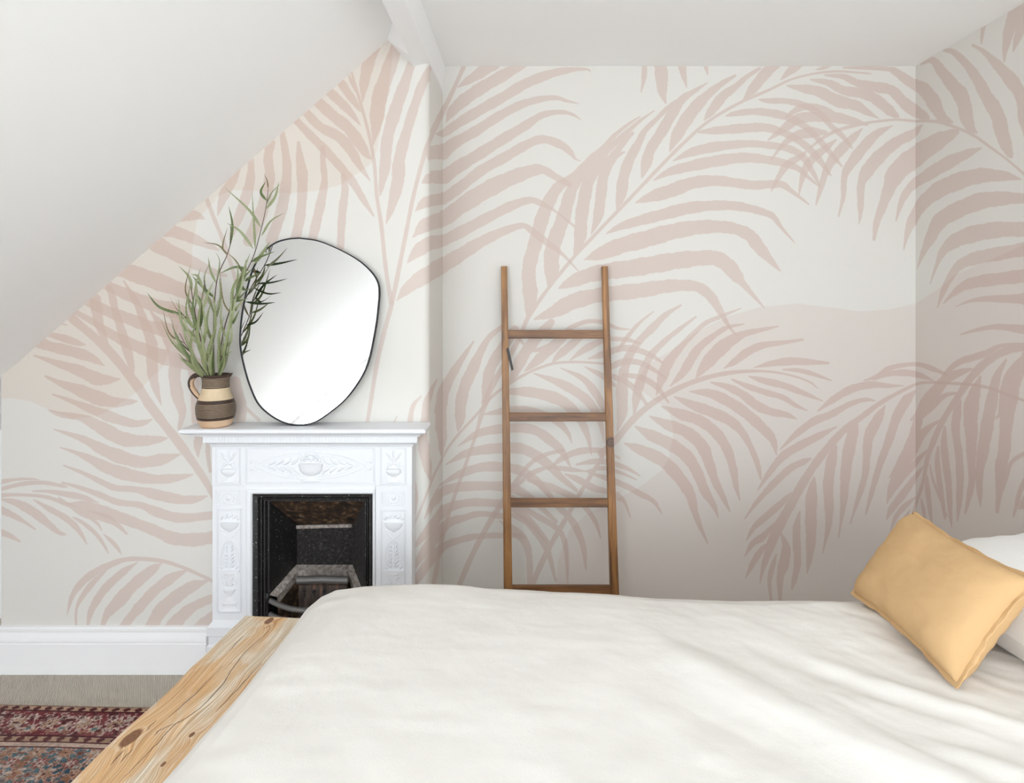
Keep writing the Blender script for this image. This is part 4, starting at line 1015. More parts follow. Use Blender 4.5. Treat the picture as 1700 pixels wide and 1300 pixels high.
# grate plate with rivets and bars
gy = 2.868
gx0, gx1 = (496 - 875) / 1100 * gy, (577 - 875) / 1100 * gy
gz = 1.654 - (957 - 485) / 1100 * gy
mb = MB()
pr = [(gy + .012, .20), (gy + .012, gz - .012), (gy + .006, gz - .002), (gy, gz), (gy - .008, gz - .004), (gy - .012, gz - .012), (gy - .012, gz - .030), (gy - .004, gz - .036), (gy - .004, .20)]
mb.prism(pr, 'x', gx0, gx1)
fb(mb, 'grate_plate', M_HEAT, smooth=40, bevel=0.002)
M_BAR, _, _ = new_mat('worn_grey_iron', (0.13, 0.125, 0.12), 0.4, 0.6, 0.3)
mb = MB(); mb.tube([(gx0 - .004, gy - .004, gz - .014), ((gx0 + gx1) / 2, gy - .004, gz - .011), (gx1 + .004, gy - .004, gz - .015)], .0165, 12)
fb(mb, 'grate_cap', M_BAR, smooth=60)
for k in range(5):
    mb = MB()
    x = gx0 + (gx1 - gx0) * (0.12 + 0.2 * k)
    mb.blob((x, gy - .008, gz - .062), .008, .008, .008)
    mb.tube([(x, gy - .004, gz - .066), (x, gy - .004, gz - .088)], .0040, 8)
    fb(mb, 'grate_pin', M_PITTED, smooth=60)
for zb_, dz in ((0.322, .012), (0.272, .004)):
    mb = MB()
    P = [(fx(446), 2.812, zb_ + dz + .012), (fx(462), 2.800, zb_ + dz), (fx(487), 2.785, zb_), (fx(523), 2.778, zb_ - .004), (fx(560), 2.785, zb_), (fx(588), 2.80, zb_ + dz), (fx(601), 2.812, zb_ + dz + .012)]
    mb.tube(catmull(P, 5), 0.0115, 10)
    fb(mb, 'front_bar', M_BAR, smooth=60)
mb = MB()
mb.lathe([(.009, 0), (.009, .02), (.006, .03), (.006, .12), (.011, .13), (.011, .15), (.006, .16), (.006, .29), (.010, .30), (.010, .315), (.004, .33)], (fx(443), 2.806, .05), 12)
fb(mb, 'grate_post', M_IRON, smooth=50)
mb = MB()
mb.lathe([(.009, 0), (.009, .02), (.006, .03), (.006, .12), (.011, .13), (.011, .15), (.006, .16), (.006, .29), (.010, .30), (.010, .315), (.004, .33)], (fx(603), 2.806, .05), 12)
fb(mb, 'grate_post', M_IRON, smooth=50)
mb = MB(); mb.box(IX0, IX1, 2.83, QY, 0.0, 0.06)
fb(mb, 'ash_floor', M_FIREBRICK, smooth=0)

# ---------------------------------------------------------------- mirror on the shelf
OUT = [(-0.0528, 0.803), (0.0246, 0.7921), (0.0974, 0.7647), (0.1702, 0.7283), (0.2248, 0.6919), (0.2704, 0.6464), (0.2931, 0.6054), (0.2986, 0.5645), (0.2958, 0.5098), (0.2886, 0.437), (0.2704, 0.3278), (0.2522, 0.2549), (0.2157, 0.1821), (0.1611, 0.1093), (0.0974, 0.0547), (0.0337, 0.0137), (-0.0301, 0.0), (-0.0938, 0.0091), (-0.1575, 0.041), (-0.2121, 0.0911), (-0.2485, 0.1639), (-0.2759, 0.2458), (-0.2941, 0.3278), (-0.2968, 0.4006), (-0.2895, 0.4916), (-0.2713, 0.5918), (-0.2485, 0.6737), (-0.2121, 0.7374), (-0.1575, 0.7811), (-0.1029, 0.7984)]
MIR = thing('mirror', 'pebble-shaped wall mirror with a thin black frame leaning on the mantel shelf', 'mirror', (-0.931, 2.810, 1.0882))
MIR.rotation_euler = (radians(-4.0), 0, 0)
pc = catmull(OUT + OUT[:1], 6)[:-1]
m, nt, b = new_mat('silvered_mirror_glass', (0.745, 0.75, 0.75), 0.0, 0.5, 1.0)
M_MIRROR = m
M_BLACK, _, _ = new_mat('satin_black_metal', (0.010, 0.011, 0.014), 0.55, 0.3)
def inset(c, d):
    t = np.roll(c, -1, 0) - np.roll(c, 1, 0)
    t /= np.linalg.norm(t, axis=1)[:, None]
    return c + np.stack([t[:, 1], -t[:, 0]], 1) * d      # clockwise outline: inward for d > 0
ci = inset(pc, 0.005)
mb = MB(); mb.poly([(x, -0.004, z) for x, z in ci][::-1])
mb.build('mirror_glass', M_MIRROR, MIR, smooth=0)
mb = MB()
for a, b_ in (((pc, -0.008), (ci, -0.008)), ((ci, -0.008), (ci, 0.0)), ((pc, -0.008), (pc, 0.012))):
    n = len(pc)
    bidx = len(mb.v)
    mb.v += [(x, a[1], z) for x, z in a[0]] + [(x, b_[1], z) for x, z in b_[0]]
    for i in range(n):
        j = (i + 1) % n
        mb.face((bidx + i, bidx + j, bidx + n + j, bidx + n + i))
mb.build('mirror_frame', M_BLACK, MIR, smooth=40)
mb = MB(); mb.poly([(x, 0.012, z) for x, z in pc])
mb.build('backing_board', M_BLACK, MIR, smooth=0)

# ---------------------------------------------------------------- striped jug
JX, JY, JZ = -1.318, 2.806, 1.0878
JUG = thing('striped_jug', 'brown and cream striped earthenware jug on the left end of the mantel shelf', 'jug', (JX, JY, JZ))
def clay(name, c0, c1, rough=0.55, sc=30):
    m, nt, b = new_mat(name, c0, rough, 0.4)
    v = coords(nt, 'Object')
    nt.links.new(mix(nt, c0, c1, noise(nt, v, sc, 5, 0.65)), b.inputs['Base Color'])
    bump(nt, b, noise(nt, v, 90, 4), 0.25, 0.003)
    return m
M_DARKSLIP = clay('dark_brown_slip', (0.030, 0.018, 0.013), (0.075, 0.045, 0.032), 0.4)
M_CREAMSLIP = clay('cream_slip', (0.58, 0.43, 0.26), (0.76, 0.63, 0.45))
M_TERRACOTTA = clay('bare_terracotta', (0.50, 0.28, 0.14), (0.74, 0.58, 0.42), 0.75, 22)
prof = []; mis = []
def seg(r, z, mi):
    prof.append((r, z)); mis.append(mi)
zz = lambda c2: (1240 - c2) / 2.826 / 392.0 * 1.0
outline = [(0, .054), (4, .060), (16, .066), (30, .071), (48, .076), (70, .079), (90, .0795), (105, .077), (122, .071), (140, .063), (160, .057), (178, .0545), (205, .0535), (222, .0545), (232, .0585), (240, .0600)]
def rad(h):
    for (a, ra), (b_, rb) in zip(outline, outline[1:]):
        if a <= h <= b_:
            f = (h - a) / (b_ - a); f = f * f * (3 - 2 * f) * .4 + f * .6
            return ra + (rb - ra) * f
    return outline[-1][1]
K = 0.221 / 244.0
edges = []     # (height, material) bands from the bottom: terracotta, dark band, striped belly, dark band, cream, striped neck, dark rim
h = 0.0
while h < 36: edges.append((h, 2)); h += 6
edges += [(36, 0), (41, 0), (46, 0)]
h = 51
while h < 108:
    edges += [(h, 1), (h + 1.6, 0), (h + 4.5, 0)]; h += 6.3
edges += [(110, 0), (116, 0), (122, 0)]
h = 127
while h < 178: edges.append((h, 1)); h += 8
h = 179
while h < 226:
    edges += [(h, 1), (h + 1.8, 0), (h + 4.6, 0)]; h += 6.6
edges += [(227, 0), (233, 0), (238, 0), (240, 0)]
for h, mi in edges:
    seg(rad(h) - (0.0012 if mi == 1 and 50 < h < 110 or mi == 1 and h > 178 else 0), h * K, mi)
for r_, z_ in ((.0585, .219), (.055, .218), (.051, .210), (.049, .19), (.052, .16), (.070, .10), (.066, .03), (.02, .012)):
    seg(r_, z_, 0)
mb = MB()
n = 48
rings = []
for r_, z_ in prof:
    ring = []
    for j in range(n):
        a = 2 * pi * j / n
        k = max(0.0, (z_ / K - 205) / 35) if r_ > .045 else 0
        da = abs((a + pi) % (2 * pi) - pi)                       # pouring lip towards +x
        lip = max(0, 1 - da / 0.45) ** 2 * min(k, 1.0)
        ring.append(((r_ + .012 * lip) * cos(a), (r_ + .004 * lip) * sin(a), z_ + .006 * lip))
    rings.append(ring)
mb.rings(rings, mis=mis[:-1] + [0])
mb.build('jug_body', [M_DARKSLIP, M_CREAMSLIP, M_TERRACOTTA], JUG, smooth=50)
mb = MB()
hp = catmull([(-.050, 0, .208), (-.066, 0, .216), (-.090, 0, .211), (-.105, 0, .190), (-.103, 0, .165), (-.088, 0, .140), (-.072, 0, .122), (-.062, 0, .112)], 14)
mb.tube(hp, [.0085 + .003 * sin(pi * i / (len(hp) - 1)) for i in range(len(hp))], 20, squash=((0, 1, 0), 1.25))
for k, f in enumerate(mb.f[:(len(hp) - 1) * 20]):         # bare clay on the inner side of the handle
    i, c = k // 20, sum((Vector(mb.v[q]) for q in f), Vector()) / 4
    if i > 16 and (c - Vector(hp[i])).dot(Vector((1, 0, .35))) > 0.0035 - .00003 * i: mb.m[k] = 1
mb.build('jug_handle', [M_DARKSLIP, M_TERRACOTTA], JUG, smooth=60)

# ---------------------------------------------------------------- green sprigs in the jug
def leaf_mat(name, top, under):
    m, nt, b = new_mat(name, top, 0.5, 0.35)
    v = coords(nt, 'Object')
    n_ = noise(nt, v, 45, 4)
    t = mix(nt, tuple(c * .65 for c in top), tuple(min(1, c * 1.35) for c in top), n_)
    u = mix(nt, tuple(c * .8 for c in under), tuple(min(1, c * 1.2) for c in under), n_)
    g = nt.nodes.new('ShaderNodeNewGeometry')
    nt.links.new(mix(nt, t, u, g.outputs['Backfacing']), b.inputs['Base Color'])
    return m
M_LEAF = leaf_mat('fresh_green_leaf', (0.15, 0.185, 0.07), (0.28, 0.31, 0.17))
M_LEAFPALE = leaf_mat('pale_sage_leaf', (0.33, 0.355, 0.215), (0.25, 0.28, 0.14))
M_LEAFDARK = leaf_mat('dark_green_leaf', (0.035, 0.06, 0.018), (0.12, 0.16, 0.06))
M_LEAFBROWN = leaf_mat('browning_leaf', (0.22, 0.17, 0.07), (0.18, 0.15, 0.07))
M_STEM, _, _ = new_mat('plum_brown_stem', (0.10, 0.055, 0.045), 0.6)
LM = {'g': M_LEAF, 'p': M_LEAFPALE, 'd': M_LEAFDARK, 'b': M_LEAFBROWN}

def leaf_mesh(pts, width, mat, parent, seed, serr=0.13):
    rr = random.Random(seed)
    c = catmull(pts, 15)
    n = len(c)
    mb = MB()
    roll = rr.uniform(-0.9, 0.9)
    L, R, Cn = [], [], []
    for i in range(n):
        t = i / (n - 1)
        tg = Vector(c[min(i + 1, n - 1)] - c[max(i - 1, 0)]).normalized()
        side = tg.cross(Vector((0, -1, 0)))
        if side.length < 1e-3: side = Vector((1, 0, 0))
        side.normalize()
        nr = side.cross(tg).normalized()
        a = roll * (0.5 + 0.8 * t)
        s = side * cos(a) + nr * sin(a)
        w = width * (min(1, (t / 0.22)) ** 0.7) * (1 - t ** 2.2) ** 0.9
        w *= 1 + (serr if i % 2 else -serr)
        q = Vector(c[i])
        Cn.append(q - nr * w * 0.25); L.append(q + s * w); R.append(q - s * w)
    b0 = len(mb.v)
    for i in range(n): mb.v += [tuple(L[i]), tuple(Cn[i]), tuple(R[i])]
    for i in range(n - 1):
        a = b0 + 3 * i
        mb.face((a, a + 1, a + 4, a + 3)); mb.face((a + 1, a + 2, a + 5, a + 4))
    return mb.build('leaf', mat, parent, smooth=180, fix=False)

# tracing units: 1 = 0.9 mm, origin at the jug mouth, x right, y up, third number = towards the viewer
def tp(x, y, d):
    return Vector(((x - 325) * 0.000900, -d * 0.0009, (1240 - y) * 0.000900))
SPRIGS = [
 ('tallest sprig rising from the jug beside the mirror top', [(330, 1060, 0), (365, 800, 10), (440, 590, 20), (510, 450, 25), (545, 330, 25), (570, 220, 25), (583, 130, 30)],
  ['b583,130,30 579,92,32 567,62,40', 'd575,185,28 553,145,40 578,95,44', 'g572,205,28 600,140,20 652,92,10', 'g570,225,26 620,170,45 645,100,60', 'g548,310,25 500,230,45 397,128,70', 'g520,410,24 521,300,40 516,147,50',
   'g548,350,24 600,280,40 670,242,50', 'g512,410,22 460,330,45 402,290,60', 'p515,480,22 560,430,40 600,375,50', 'b470,540,22 440,470,40 405,430,50', 'd490,510,20 440,495,50 375,525,70', 'g465,560,20 485,510,50 492,455,60',
   'd500,470,20 560,450,70 640,425,95', 'd470,560,20 520,545,80 590,520,110', 'p440,600,20 470,540,60 520,430,80', 'd455,580,20 500,600,90 560,590,120', 'g430,620,18 450,560,50 455,470,60', 'd420,650,18 470,650,90 530,640,120', 'p345,1010,15 385,930,30 412,840,40', 'g340,1015,15 370,900,30 380,800,45']),
 ('twisting sprig in the middle of the jug', [(320, 1060, 0), (328, 800, 30), (348, 560, 40), (398, 440, 45), (418, 370, 50), (416, 300, 50)],
  ['d412,400,46 427,300,55 412,212,60', 'b400,440,45 365,395,60 300,382,75', 'g348,560,40 368,470,55 348,418,60', 'g345,570,40 328,510,60 320,446,65', 'p335,720,36 300,560,60 340,450,70', 'g332,760,34 375,640,60 372,530,70', 'g330,790,30 350,700,60 390,600,75', 'b400,435,45 380,400,50 405,310,55',
   'p330,840,30 355,720,70 350,600,85', 'g332,700,36 310,620,60 285,560,75', 'd338,640,38 300,590,70 258,535,90', 'p328,860,26 318,760,75 345,650,90', 'p320,1010,25 300,930,60 290,850,80', 'g325,1000,20 330,900,60 352,800,80', 'd322,1015,30 345,930,70 350,850,90']),
 ('left hand sprig with a long dark leaf', [(310, 1060, 0), (268, 850, 20), (240, 700, 30), (226, 590, 35), (210, 530, 35)],
  ['g228,610,34 222,545,40 176,488,50', 'b236,680,32 205,600,45 232,482,50', 'd190,715,40 100,680,70 52,613,90', 'b215,740,30 165,690,45 128,612,55', 'b220,760,30 180,700,40 155,630,50', 'g240,700,30 262,600,50 250,540,60', 'p250,760,28 228,660,60 240,570,70', 'g258,800,24 215,740,60 160,700,70', 'd262,790,24 290,680,60 262,600,70', 'p255,830,24 205,760,70 190,640,80', 'g300,1010,20 262,930,60 235,840,75', 'p300,1015,15 240,900,50 205,800,70']),
 ('low spreading sprig on the left of the jug', [(300, 1060, 10), (255, 940, 40), (215, 860, 55), (185, 800, 60)],
  ['p250,945,40 160,845,70 108,733,80', 'g255,940,40 190,850,75 158,718,85', 'd230,890,50 180,820,75 165,740,85', 'g280,990,20 225,930,60 200,915,70', 'g250,930,40 230,830,80 205,720,95', 'b210,850,55 150,800,80 125,690,90', 'p285,1000,15 240,950,70 195,910,85', 'p290,1020,20 225,945,60 190,890,80', 'g285,1010,20 210,900,60 150,800,85', 'd270,980,30 215,880,70 162,760,85', 'p295,1015,25 250,950,70 215,925,90']),
 ('pale saw-edged sprig at the front of the jug', [(315, 1060, 10), (290, 930, 60), (285, 800, 85), (300, 680, 90), (318, 560, 90)],
  ['p285,1000,40 252,860,90 298,722,110', 'p295,930,60 288,790,100 330,560,120', 'p282,800,85 242,700,110 272,550,120', 'g300,690,90 285,600,110 312,500,120', 'p290,880,70 330,780,110 322,640,130', 'g287,860,75 250,790,110 232,690,120', 'p300,960,50 345,850,100 392,740,120', 'g305,700,90 340,620,110 372,560,120', 'd285,820,85 272,700,110 288,600,125', 'g310,600,90 290,540,100 262,530,110', 'p300,990,40 318,880,100 312,760,120', 'p310,1015,30 300,920,80 312,820,110', 'p318,1015,30 340,930,90 365,860,110', 'g305,1010,35 270,930,90 262,840,110', 'p300,1020,40 275,950,100 262,890,115']),
 ('right hand sprig reaching in front of the mirror edge', [(335, 1060, 10), (378, 880, 40), (428, 720, 55), (446, 620, 60), (470, 540, 60)],
  ['p350,960,20 415,800,70 440,588,80', 'g388,870,40 424,830,60 432,745,70', 'g345,975,20 395,905,60 442,878,70', 'b428,720,55 392,650,70 378,500,75', 'g440,660,58 476,600,80 506,470,90', 'p430,710,55 440,600,80 480,520,90', 'd445,640,60 480,560,80 540,500,100', 'g405,800,48 440,720,80 462,610,90', 'g395,830,44 380,740,70 395,640,80', 'd450,620,60 470,640,90 520,600,110', 'p365,920,30 372,820,70 402,720,85', 'g440,700,56 465,680,90 505,640,110', 'd420,760,50 450,740,85 480,690,100', 'g345,1015,20 390,950,60 402,880,80', 'p350,1010,20 365,900,60 372,820,75', 'd345,1000,25 400,900,70 425,800,85']),
]
for si, (lab, st, lv) in enumerate(SPRIGS):
    o = thing('leafy_sprig', 'green ' + lab if not lab.startswith('pale') else lab, 'sprig', (JX, JY, JZ), group='narrow-leaved sprigs in the striped jug')
    mb = MB()
    c = catmull([tp(*p) for p in st], 6)
    mb.tube(c, [0.0026 * (1 - 0.6 * i / (len(c) - 1)) for i in range(len(c))], 6)
    mb.build('stem', M_STEM, o, smooth=60)
    for li, s in enumerate(lv):
        k = s[0]
        pts = [tp(*map(float, q.split(','))) for q in s[1:].split()]
        ln = (pts[-1] - pts[0]).length
        leaf_mesh(pts, 0.0062 + 0.0012 * (k == 'p') - 0.0022 * (k == 'b'), LM[k], o, si * 50 + li)

# ---------------------------------------------------------------- wooden leaning ladder
def wood(name, dark, light, line, sx=2.2, sy=55, rough=0.5, knots=(), spec=0.35):
    m, nt, b = new_mat(name, light, rough, spec)
    tc = nt.nodes.new('ShaderNodeTexCoord')
    oi = nt.nodes.new('ShaderNodeObjectInfo')
    ad = nt.nodes.new('ShaderNodeVectorMath'); ad.operation = 'ADD'
    cb = nt.nodes.new('ShaderNodeCombineXYZ')
    nt.links.new(math_node(nt, 'MULTIPLY', oi.outputs['Random'], 37.0), cb.inputs[0])
    nt.links.new(tc.outputs['UV'], ad.inputs[0]); nt.links.new(cb.outputs[0], ad.inputs[1])
    mp = nt.nodes.new('ShaderNodeMapping'); mp.inputs['Scale'].default_value = (sx, sy, 1)
    nt.links.new(ad.outputs[0], mp.inputs['Vector'])
    g = noise(nt, mp.outputs['Vector'], 1.0, 6, 0.6, 0.6)
    mp2 = nt.nodes.new('ShaderNodeMapping'); mp2.inputs['Scale'].default_value = (sx * 6, sy * 5, 1)
    nt.links.new(ad.outputs[0], mp2.inputs['Vector'])
    g2 = noise(nt, mp2.outputs['Vector'], 1.0, 4, 0.6)
    mp3 = nt.nodes.new('ShaderNodeMapping'); mp3.inputs['Scale'].default_value = (3.0, 3.0, 1)
    nt.links.new(ad.outputs[0], mp3.inputs['Vector'])
    g3 = noise(nt, mp3.outputs['Vector'], 1.0, 2)
    c = ramp(nt, [(0.30, dark), (0.52, light), (0.72, tuple(min(1, q * 1.25) for q in light))], g).outputs['Color']
    c = mix(nt, c, line, math_node(nt, 'MULTIPLY', ramp(nt, [(0.35, (1, 1, 1)), (0.48, (0, 0, 0))], g2).outputs['Color'], 0.38))
    c = mix(nt, c, (0.62, 0.56, 0.5), ramp(nt, [(0.35, (1, 1, 1)), (0.65, (0, 0, 0))], g3).outputs['Color'], 'MULTIPLY')
    for (ku, kv, kr) in knots:
        d = nt.nodes.new('ShaderNodeVectorMath'); d.operation = 'DISTANCE'
        m2 = nt.nodes.new('ShaderNodeMapping'); m2.inputs['Scale'].default_value = (0.8, 1, 0)
        nt.links.new(tc.outputs['UV'], m2.inputs['Vector'])
        nt.links.new(m2.outputs['Vector'], d.inputs[0]); d.inputs[1].default_value = (ku * .8, kv, 0)
        f = math_node(nt, 'DIVIDE', d.outputs['Value'], kr)
        rk = ramp(nt, [(0.0, (0.05, 0.022, 0.012)), (0.35, (0.13, 0.065, 0.035)), (0.6, (0.035, 0.016, 0.009)), (0.8, (0.15, 0.07, 0.03)), (1.0, (0.15, 0.07, 0.03))], f)
        ms = ramp(nt, [(0.0, (1, 1, 1)), (0.75, (0.9, 0.9, 0.9)), (1.0, (0, 0, 0))], f)
        c = mix(nt, c, rk.outputs['Color'], ms.outputs['Color'])
    nt.links.new(c, b.inputs['Base Color'])
    bump(nt, b, g2, 0.15, 0.002)
    return m

def bar(mb, p0, p1, w0, d0, w1, d1, wdir, ch=0.003, n=8):
    p0, p1 = Vector(p0), Vector(p1)
    t = (p1 - p0); L = t.length; t.normalize()
    wd = Vector(wdir); wd = (wd - t * wd.dot(t)).normalized()
    dd = t.cross(wd)
    rings = []
    for i in range(n + 1):
        f = i / n
        w = (w0 + (w1 - w0) * f) / 2; d = (d0 + (d1 - d0) * f) / 2
        c = p0 + t * L * f
        q = [(-w, -d + ch), (-w, d - ch), (-w + ch, d), (w - ch, d), (w, d - ch), (w, -d + ch), (w - ch, -d), (-w + ch, -d)]
        rings.append([c + wd * a + dd * b_ for a, b_ in q])
    per = [0]
    q0 = rings[0] + rings[0][:1]
    for a, b_ in zip(q0, q0[1:]): per.append(per[-1] + (b_ - a).length)
    mb.rings(rings, uvlen=([L * i / n for i in range(n + 1)], per))

M_LADDER = wood('oiled_acacia', (0.14, 0.060, 0.020), (0.38, 0.185, 0.062), (0.07, 0.030, 0.012), spec=.5, rough=.42)
M_LADDERK = wood('oiled_acacia_with_knot', (0.14, 0.060, 0.020), (0.39, 0.185, 0.060), (0.07, 0.030, 0.012), spec=.5, rough=.42, knots=((0.862, 0.055, 0.024), (0.862, 0.015, 0.012)))
M_RUNG = wood('dark_oiled_acacia', (0.105, 0.045, 0.018), (0.26, 0.120, 0.044), (0.06, 0.026, 0.012), spec=.5, rough=.42)
LAD = thing('ladder', 'brown wooden ladder with four rungs leaning against the alcove wall', 'ladder', (0.17, 3.08, 0))
def lb(mb, name, mat, **kw):
    return mb.build(name, mat, LAD, matrix=Matrix.Translation((-0.17, -3.08, 0)), **kw)
YT = 3.330
def lad(px, py_z, f):
    pass
zt_ = 1.654 + 42 / 1100 * YT
LT, RT = (-38 / 1100 * YT, YT, zt_), (128.5 / 1100 * YT, YT, zt_)
YM = 3.125
zm = 1.654 - (975 - 485) / 1100 * YM
LM_, RM_ = (-31.5 / 1100 * YM, YM, zm), (144.5 / 1100 * YM, YM, zm)
def ext(a, b_, z):
    f = (z - a[2]) / (b_[2] - a[2])
    return tuple(a[i] + (b_[i] - a[i]) * f for i in range(3))
L0, R0 = ext(LT, LM_, 0.001), ext(RT, RM_, 0.001)
mb = MB(); bar(mb, LT, L0, 0.029, 0.042, 0.042, 0.042, (1, 0, 0), n=12); lb(mb, 'rail', M_LADDER, smooth=20)
mb = MB(); bar(mb, RT, R0, 0.029, 0.042, 0.042, 0.042, (1, 0, 0), n=12); lb(mb, 'rail', M_LADDERK, smooth=20)
for py in (555, 692, 834, 978):
    f = (py - 443) / (975 - 443)
    # height along the leaning rails, perspective taken out
    A = Vector(LT); Bv = Vector(LM_)
    lo_, hi_ = 0.0, 1.3
    for _ in range(40):
        mid = (lo_ + hi_) / 2
        P = A + (Bv - A) * mid
        if 485 - (P.z - 1.654) / P.y * 1100 < py: lo_ = mid
        else: hi_ = mid
    P = A + (Bv - A) * lo_
    Q = Vector(RT) + (Vector(RM_) - Vector(RT)) * lo_
    d = (Q - P).normalized()
    mb = MB(); bar(mb, P + d * 0.012 + Vector((0, -.004, 0)), Q - d * 0.012 + Vector((0, -.004, 0)), 0.041, 0.022, 0.041, 0.022, (0, .12, 1))
    lb(mb, 'rung', M_RUNG, smooth=20)

# paper tag on a string at the ladder's left rail
TAG = thing('hang_tag', 'small dark paper tag hanging from the left rail of the ladder', 'tag', (-0.0935, 3.262, 1.40))
mb = MB()
M_TAGDARK, _, _ = new_mat('dark_card', (0.09, 0.09, 0.10), 0.7)
M_TAGLIGHT, _, _ = new_mat('pale_card_edge', (0.55, 0.55, 0.55), 0.7)
mtx = Matrix.Translation((0.010, -0.012, -0.075)) @ Matrix.Rotation(radians(-13), 4, 'Y') @ Matrix.Rotation(radians(70), 4, 'Z')
mb.box(-0.014, 0.014, -0.001, 0.001, -0.055, 0.055)
mb.build('card', M_TAGDARK, TAG, smooth=0, matrix=mtx)
mb = MB(); mb.box(0.0135, 0.0155, -0.0012, 0.0012, -0.055, 0.055)
mb.build('card_edge', M_TAGLIGHT, TAG, smooth=0, matrix=mtx)
mb = MB(); mb.tube(catmull([(0.006, -0.026, 0.055), (0.0075, -0.026, 0.01), (0.004, -0.018, -0.022)], 5), 0.0012, 6)
mb.build('string', M_TAGDARK, TAG, smooth=60)

# ---------------------------------------------------------------- rug
def rug_image():
    W, H = 1650, 1300                 # 2.2 m x 1.73 m, row 0 at the far edge is flipped below
    rw, rh = 2.2, 1.733
    X, Y = np.meshgrid((np.arange(W) + .5) / W * rw, (np.arange(H) + .5) / H * rh)   # Y from far edge
    e = np.minimum(np.minimum(Y, rh - Y), np.minimum(X, rw - X))
    along = np.where((Y == e) | (rh - Y == e), X, Y)
    def c(r, g, b_): return np.array([r, g, b_]) / 255.0
    maroon, deep, cream, teal, blue, rust, tan = c(112, 52, 56), c(74, 38, 42), c(196, 180, 168), c(78, 104, 112), c(52, 76, 92), c(138, 92, 70), c(170, 138, 116)
    img = np.zeros((H, W, 3)) + maroon
    def put(mask, col, a=1.0):
        k = (np.clip(mask, 0, 1) * a)[..., None]
        img[:] = img * (1 - k) + col * k
    n1 = fbm(X * 40, Y * 40, 2); n2 = fbm(X * 120, Y * 120, 4)
    wx = X + 0.010 * (fbm(X * 25, Y * 25, 8) - .5); wy = Y + 0.010 * (fbm(X * 25, Y * 25, 9) - .5)
    we = np.minimum(np.minimum(wy, rh - wy), np.minimum(wx, rw - wx))
    wa = np.where((Y == e) | (rh - Y == e), wx, wy)
    sm = lambda v, t, s: np.clip((v - t) / s + .5, 0, 1)
    def rosette(u, v, r, lobes, ph=0.0):
        d = np.hypot(u, v); a = np.arctan2(v, u)
        return r * (1 + 0.28 * np.cos(lobes * a + ph)) - d
    # main border: alternating flower heads, scrolling vine, small leaves
    per = 0.128; b0, b1 = 0.034, 0.175
    u = (wa % per) - per / 2; v = we - (b0 + b1) / 2
    inb = (e > b0) & (e < b1)
    vine = 0.010 - np.abs(v - 0.038 * np.sin(wa / per * 2 * pi))
    put(inb * sm(vine, .006, .004), cream, .65)
    for du, dv, r_, lb_, colr in ((0, 0, .042, 8, cream), (0, 0, .032, 8, rust), (0, 0, .020, 6, tan), (0, 0, .009, 5, deep),
                                  (per / 2, .03, .026, 6, tan), (-per / 2, .03, .026, 6, tan), (per / 2, .03, .015, 5, teal), (-per / 2, .03, .015, 5, teal),
                                  (per / 4, -.035, .020, 5, cream), (-per / 4, -.035, .020, 5, cream), (per / 4, -.035, .012, 5, deep), (-per / 4, -.035, .012, 5, deep),
                                  (per / 4, .045, .014, 4, rust), (-per / 4, .045, .014, 4, rust)):
        put(inb * sm(rosette(u - du, v - dv, r_ * .76 + .0022, lb_), 0, .003), cream, .55)
        put(inb * sm(rosette(u - du, v - dv, r_ * .76, lb_), 0, .003), colr, .85)
    put(inb * sm(fbm(wx * 60, wy * 60, 21), .62, .06), cream, .75)
    put(inb * sm(fbm(wx * 48, wy * 48, 22), .64, .05), deep, .9)
    ln = np.abs(fbm(wx * 46, wy * 46, 23, 3) - .5); put(inb * sm(.016 - ln, 0, .012), cream, .6)
    ln = np.abs(fbm(wx * 30, wy * 30, 24, 3) - .5); put(inb * sm(.010 - ln, 0, .010), deep, .8)
    # outer guard stripe
    g = e < b0
    put(g * 1.0, tan, 1); put(g * sm(np.sin(wa * 2 * pi / .045) * .012 + .016 - np.abs(we - .017) * 1.6, .008, .003), deep, .95)
    put(g * sm(.006 - np.abs(e - .002), .002, .002), tan * .8); put(sm(.006 - np.abs(e - .033), .002, .002), deep)
    # inner guards
    g = (e > b1) & (e < .232)
    put(g * 1.0, tan * .95, 1)
    put(g * sm(np.cos(wa * 2 * pi / .05) * .012 - np.abs(we - .192) + .010, .006, .004), deep, .9)
    put(sm(.006 - np.abs(e - .176), .002, .002), deep); put(sm(.006 - np.abs(e - .210), .002, .002), deep)
    put(((e > .212) & (e < .234)) * 1.0, c(186, 164, 150), .9)
    put(sm(.005 - np.abs(e - .236), .002, .002), deep)
    # field: teal ground, lattice of flowers
    fld = e > .238
    put(fld * 1.0, blue, 1); put(fld * sm(fbm(X * 5, Y * 5, 31), .5, .2), teal, .9)
    p = 0.105
    for ox, oy, sc_, cols in ((0, 0, 1.0, (cream, rust, tan)), (p / 2, p / 2, .9, (tan, maroon, cream)), (p / 2, 0, .45, (cream, deep, rust)), (0, p / 2, .45, (rust, cream, deep))):
        uu = ((wx + ox) % p) - p / 2; vv = ((wy + oy) % p) - p / 2
        for r_, lb_, colr in ((.034, 8, deep), (.0315, 8, cols[0]), (.024, 8, cols[1]), (.015, 6, cols[2]), (.006, 5, deep)):
            put(fld * sm(rosette(uu, vv, r_ * sc_, lb_), 0, .004), colr, .8)
    put(fld * sm(fbm(wx * 55, wy * 55, 41), .64, .05), cream, .7)
    put(fld * sm(fbm(wx * 42, wy * 42, 42), .66, .05), rust, .8)
    ln = np.abs(fbm(wx * 40, wy * 40, 43, 3) - .5); put(fld * sm(.012 - ln, 0, .010), cream, .6)
    put(fld * sm(fbm(X * 9, Y * 9, 44), .60, .10), c(34, 58, 74), .35)
    # fading, pile streaks and wear
    wear = sm(fbm(X * 3, Y * 3, 51), .5, .5)[..., None]
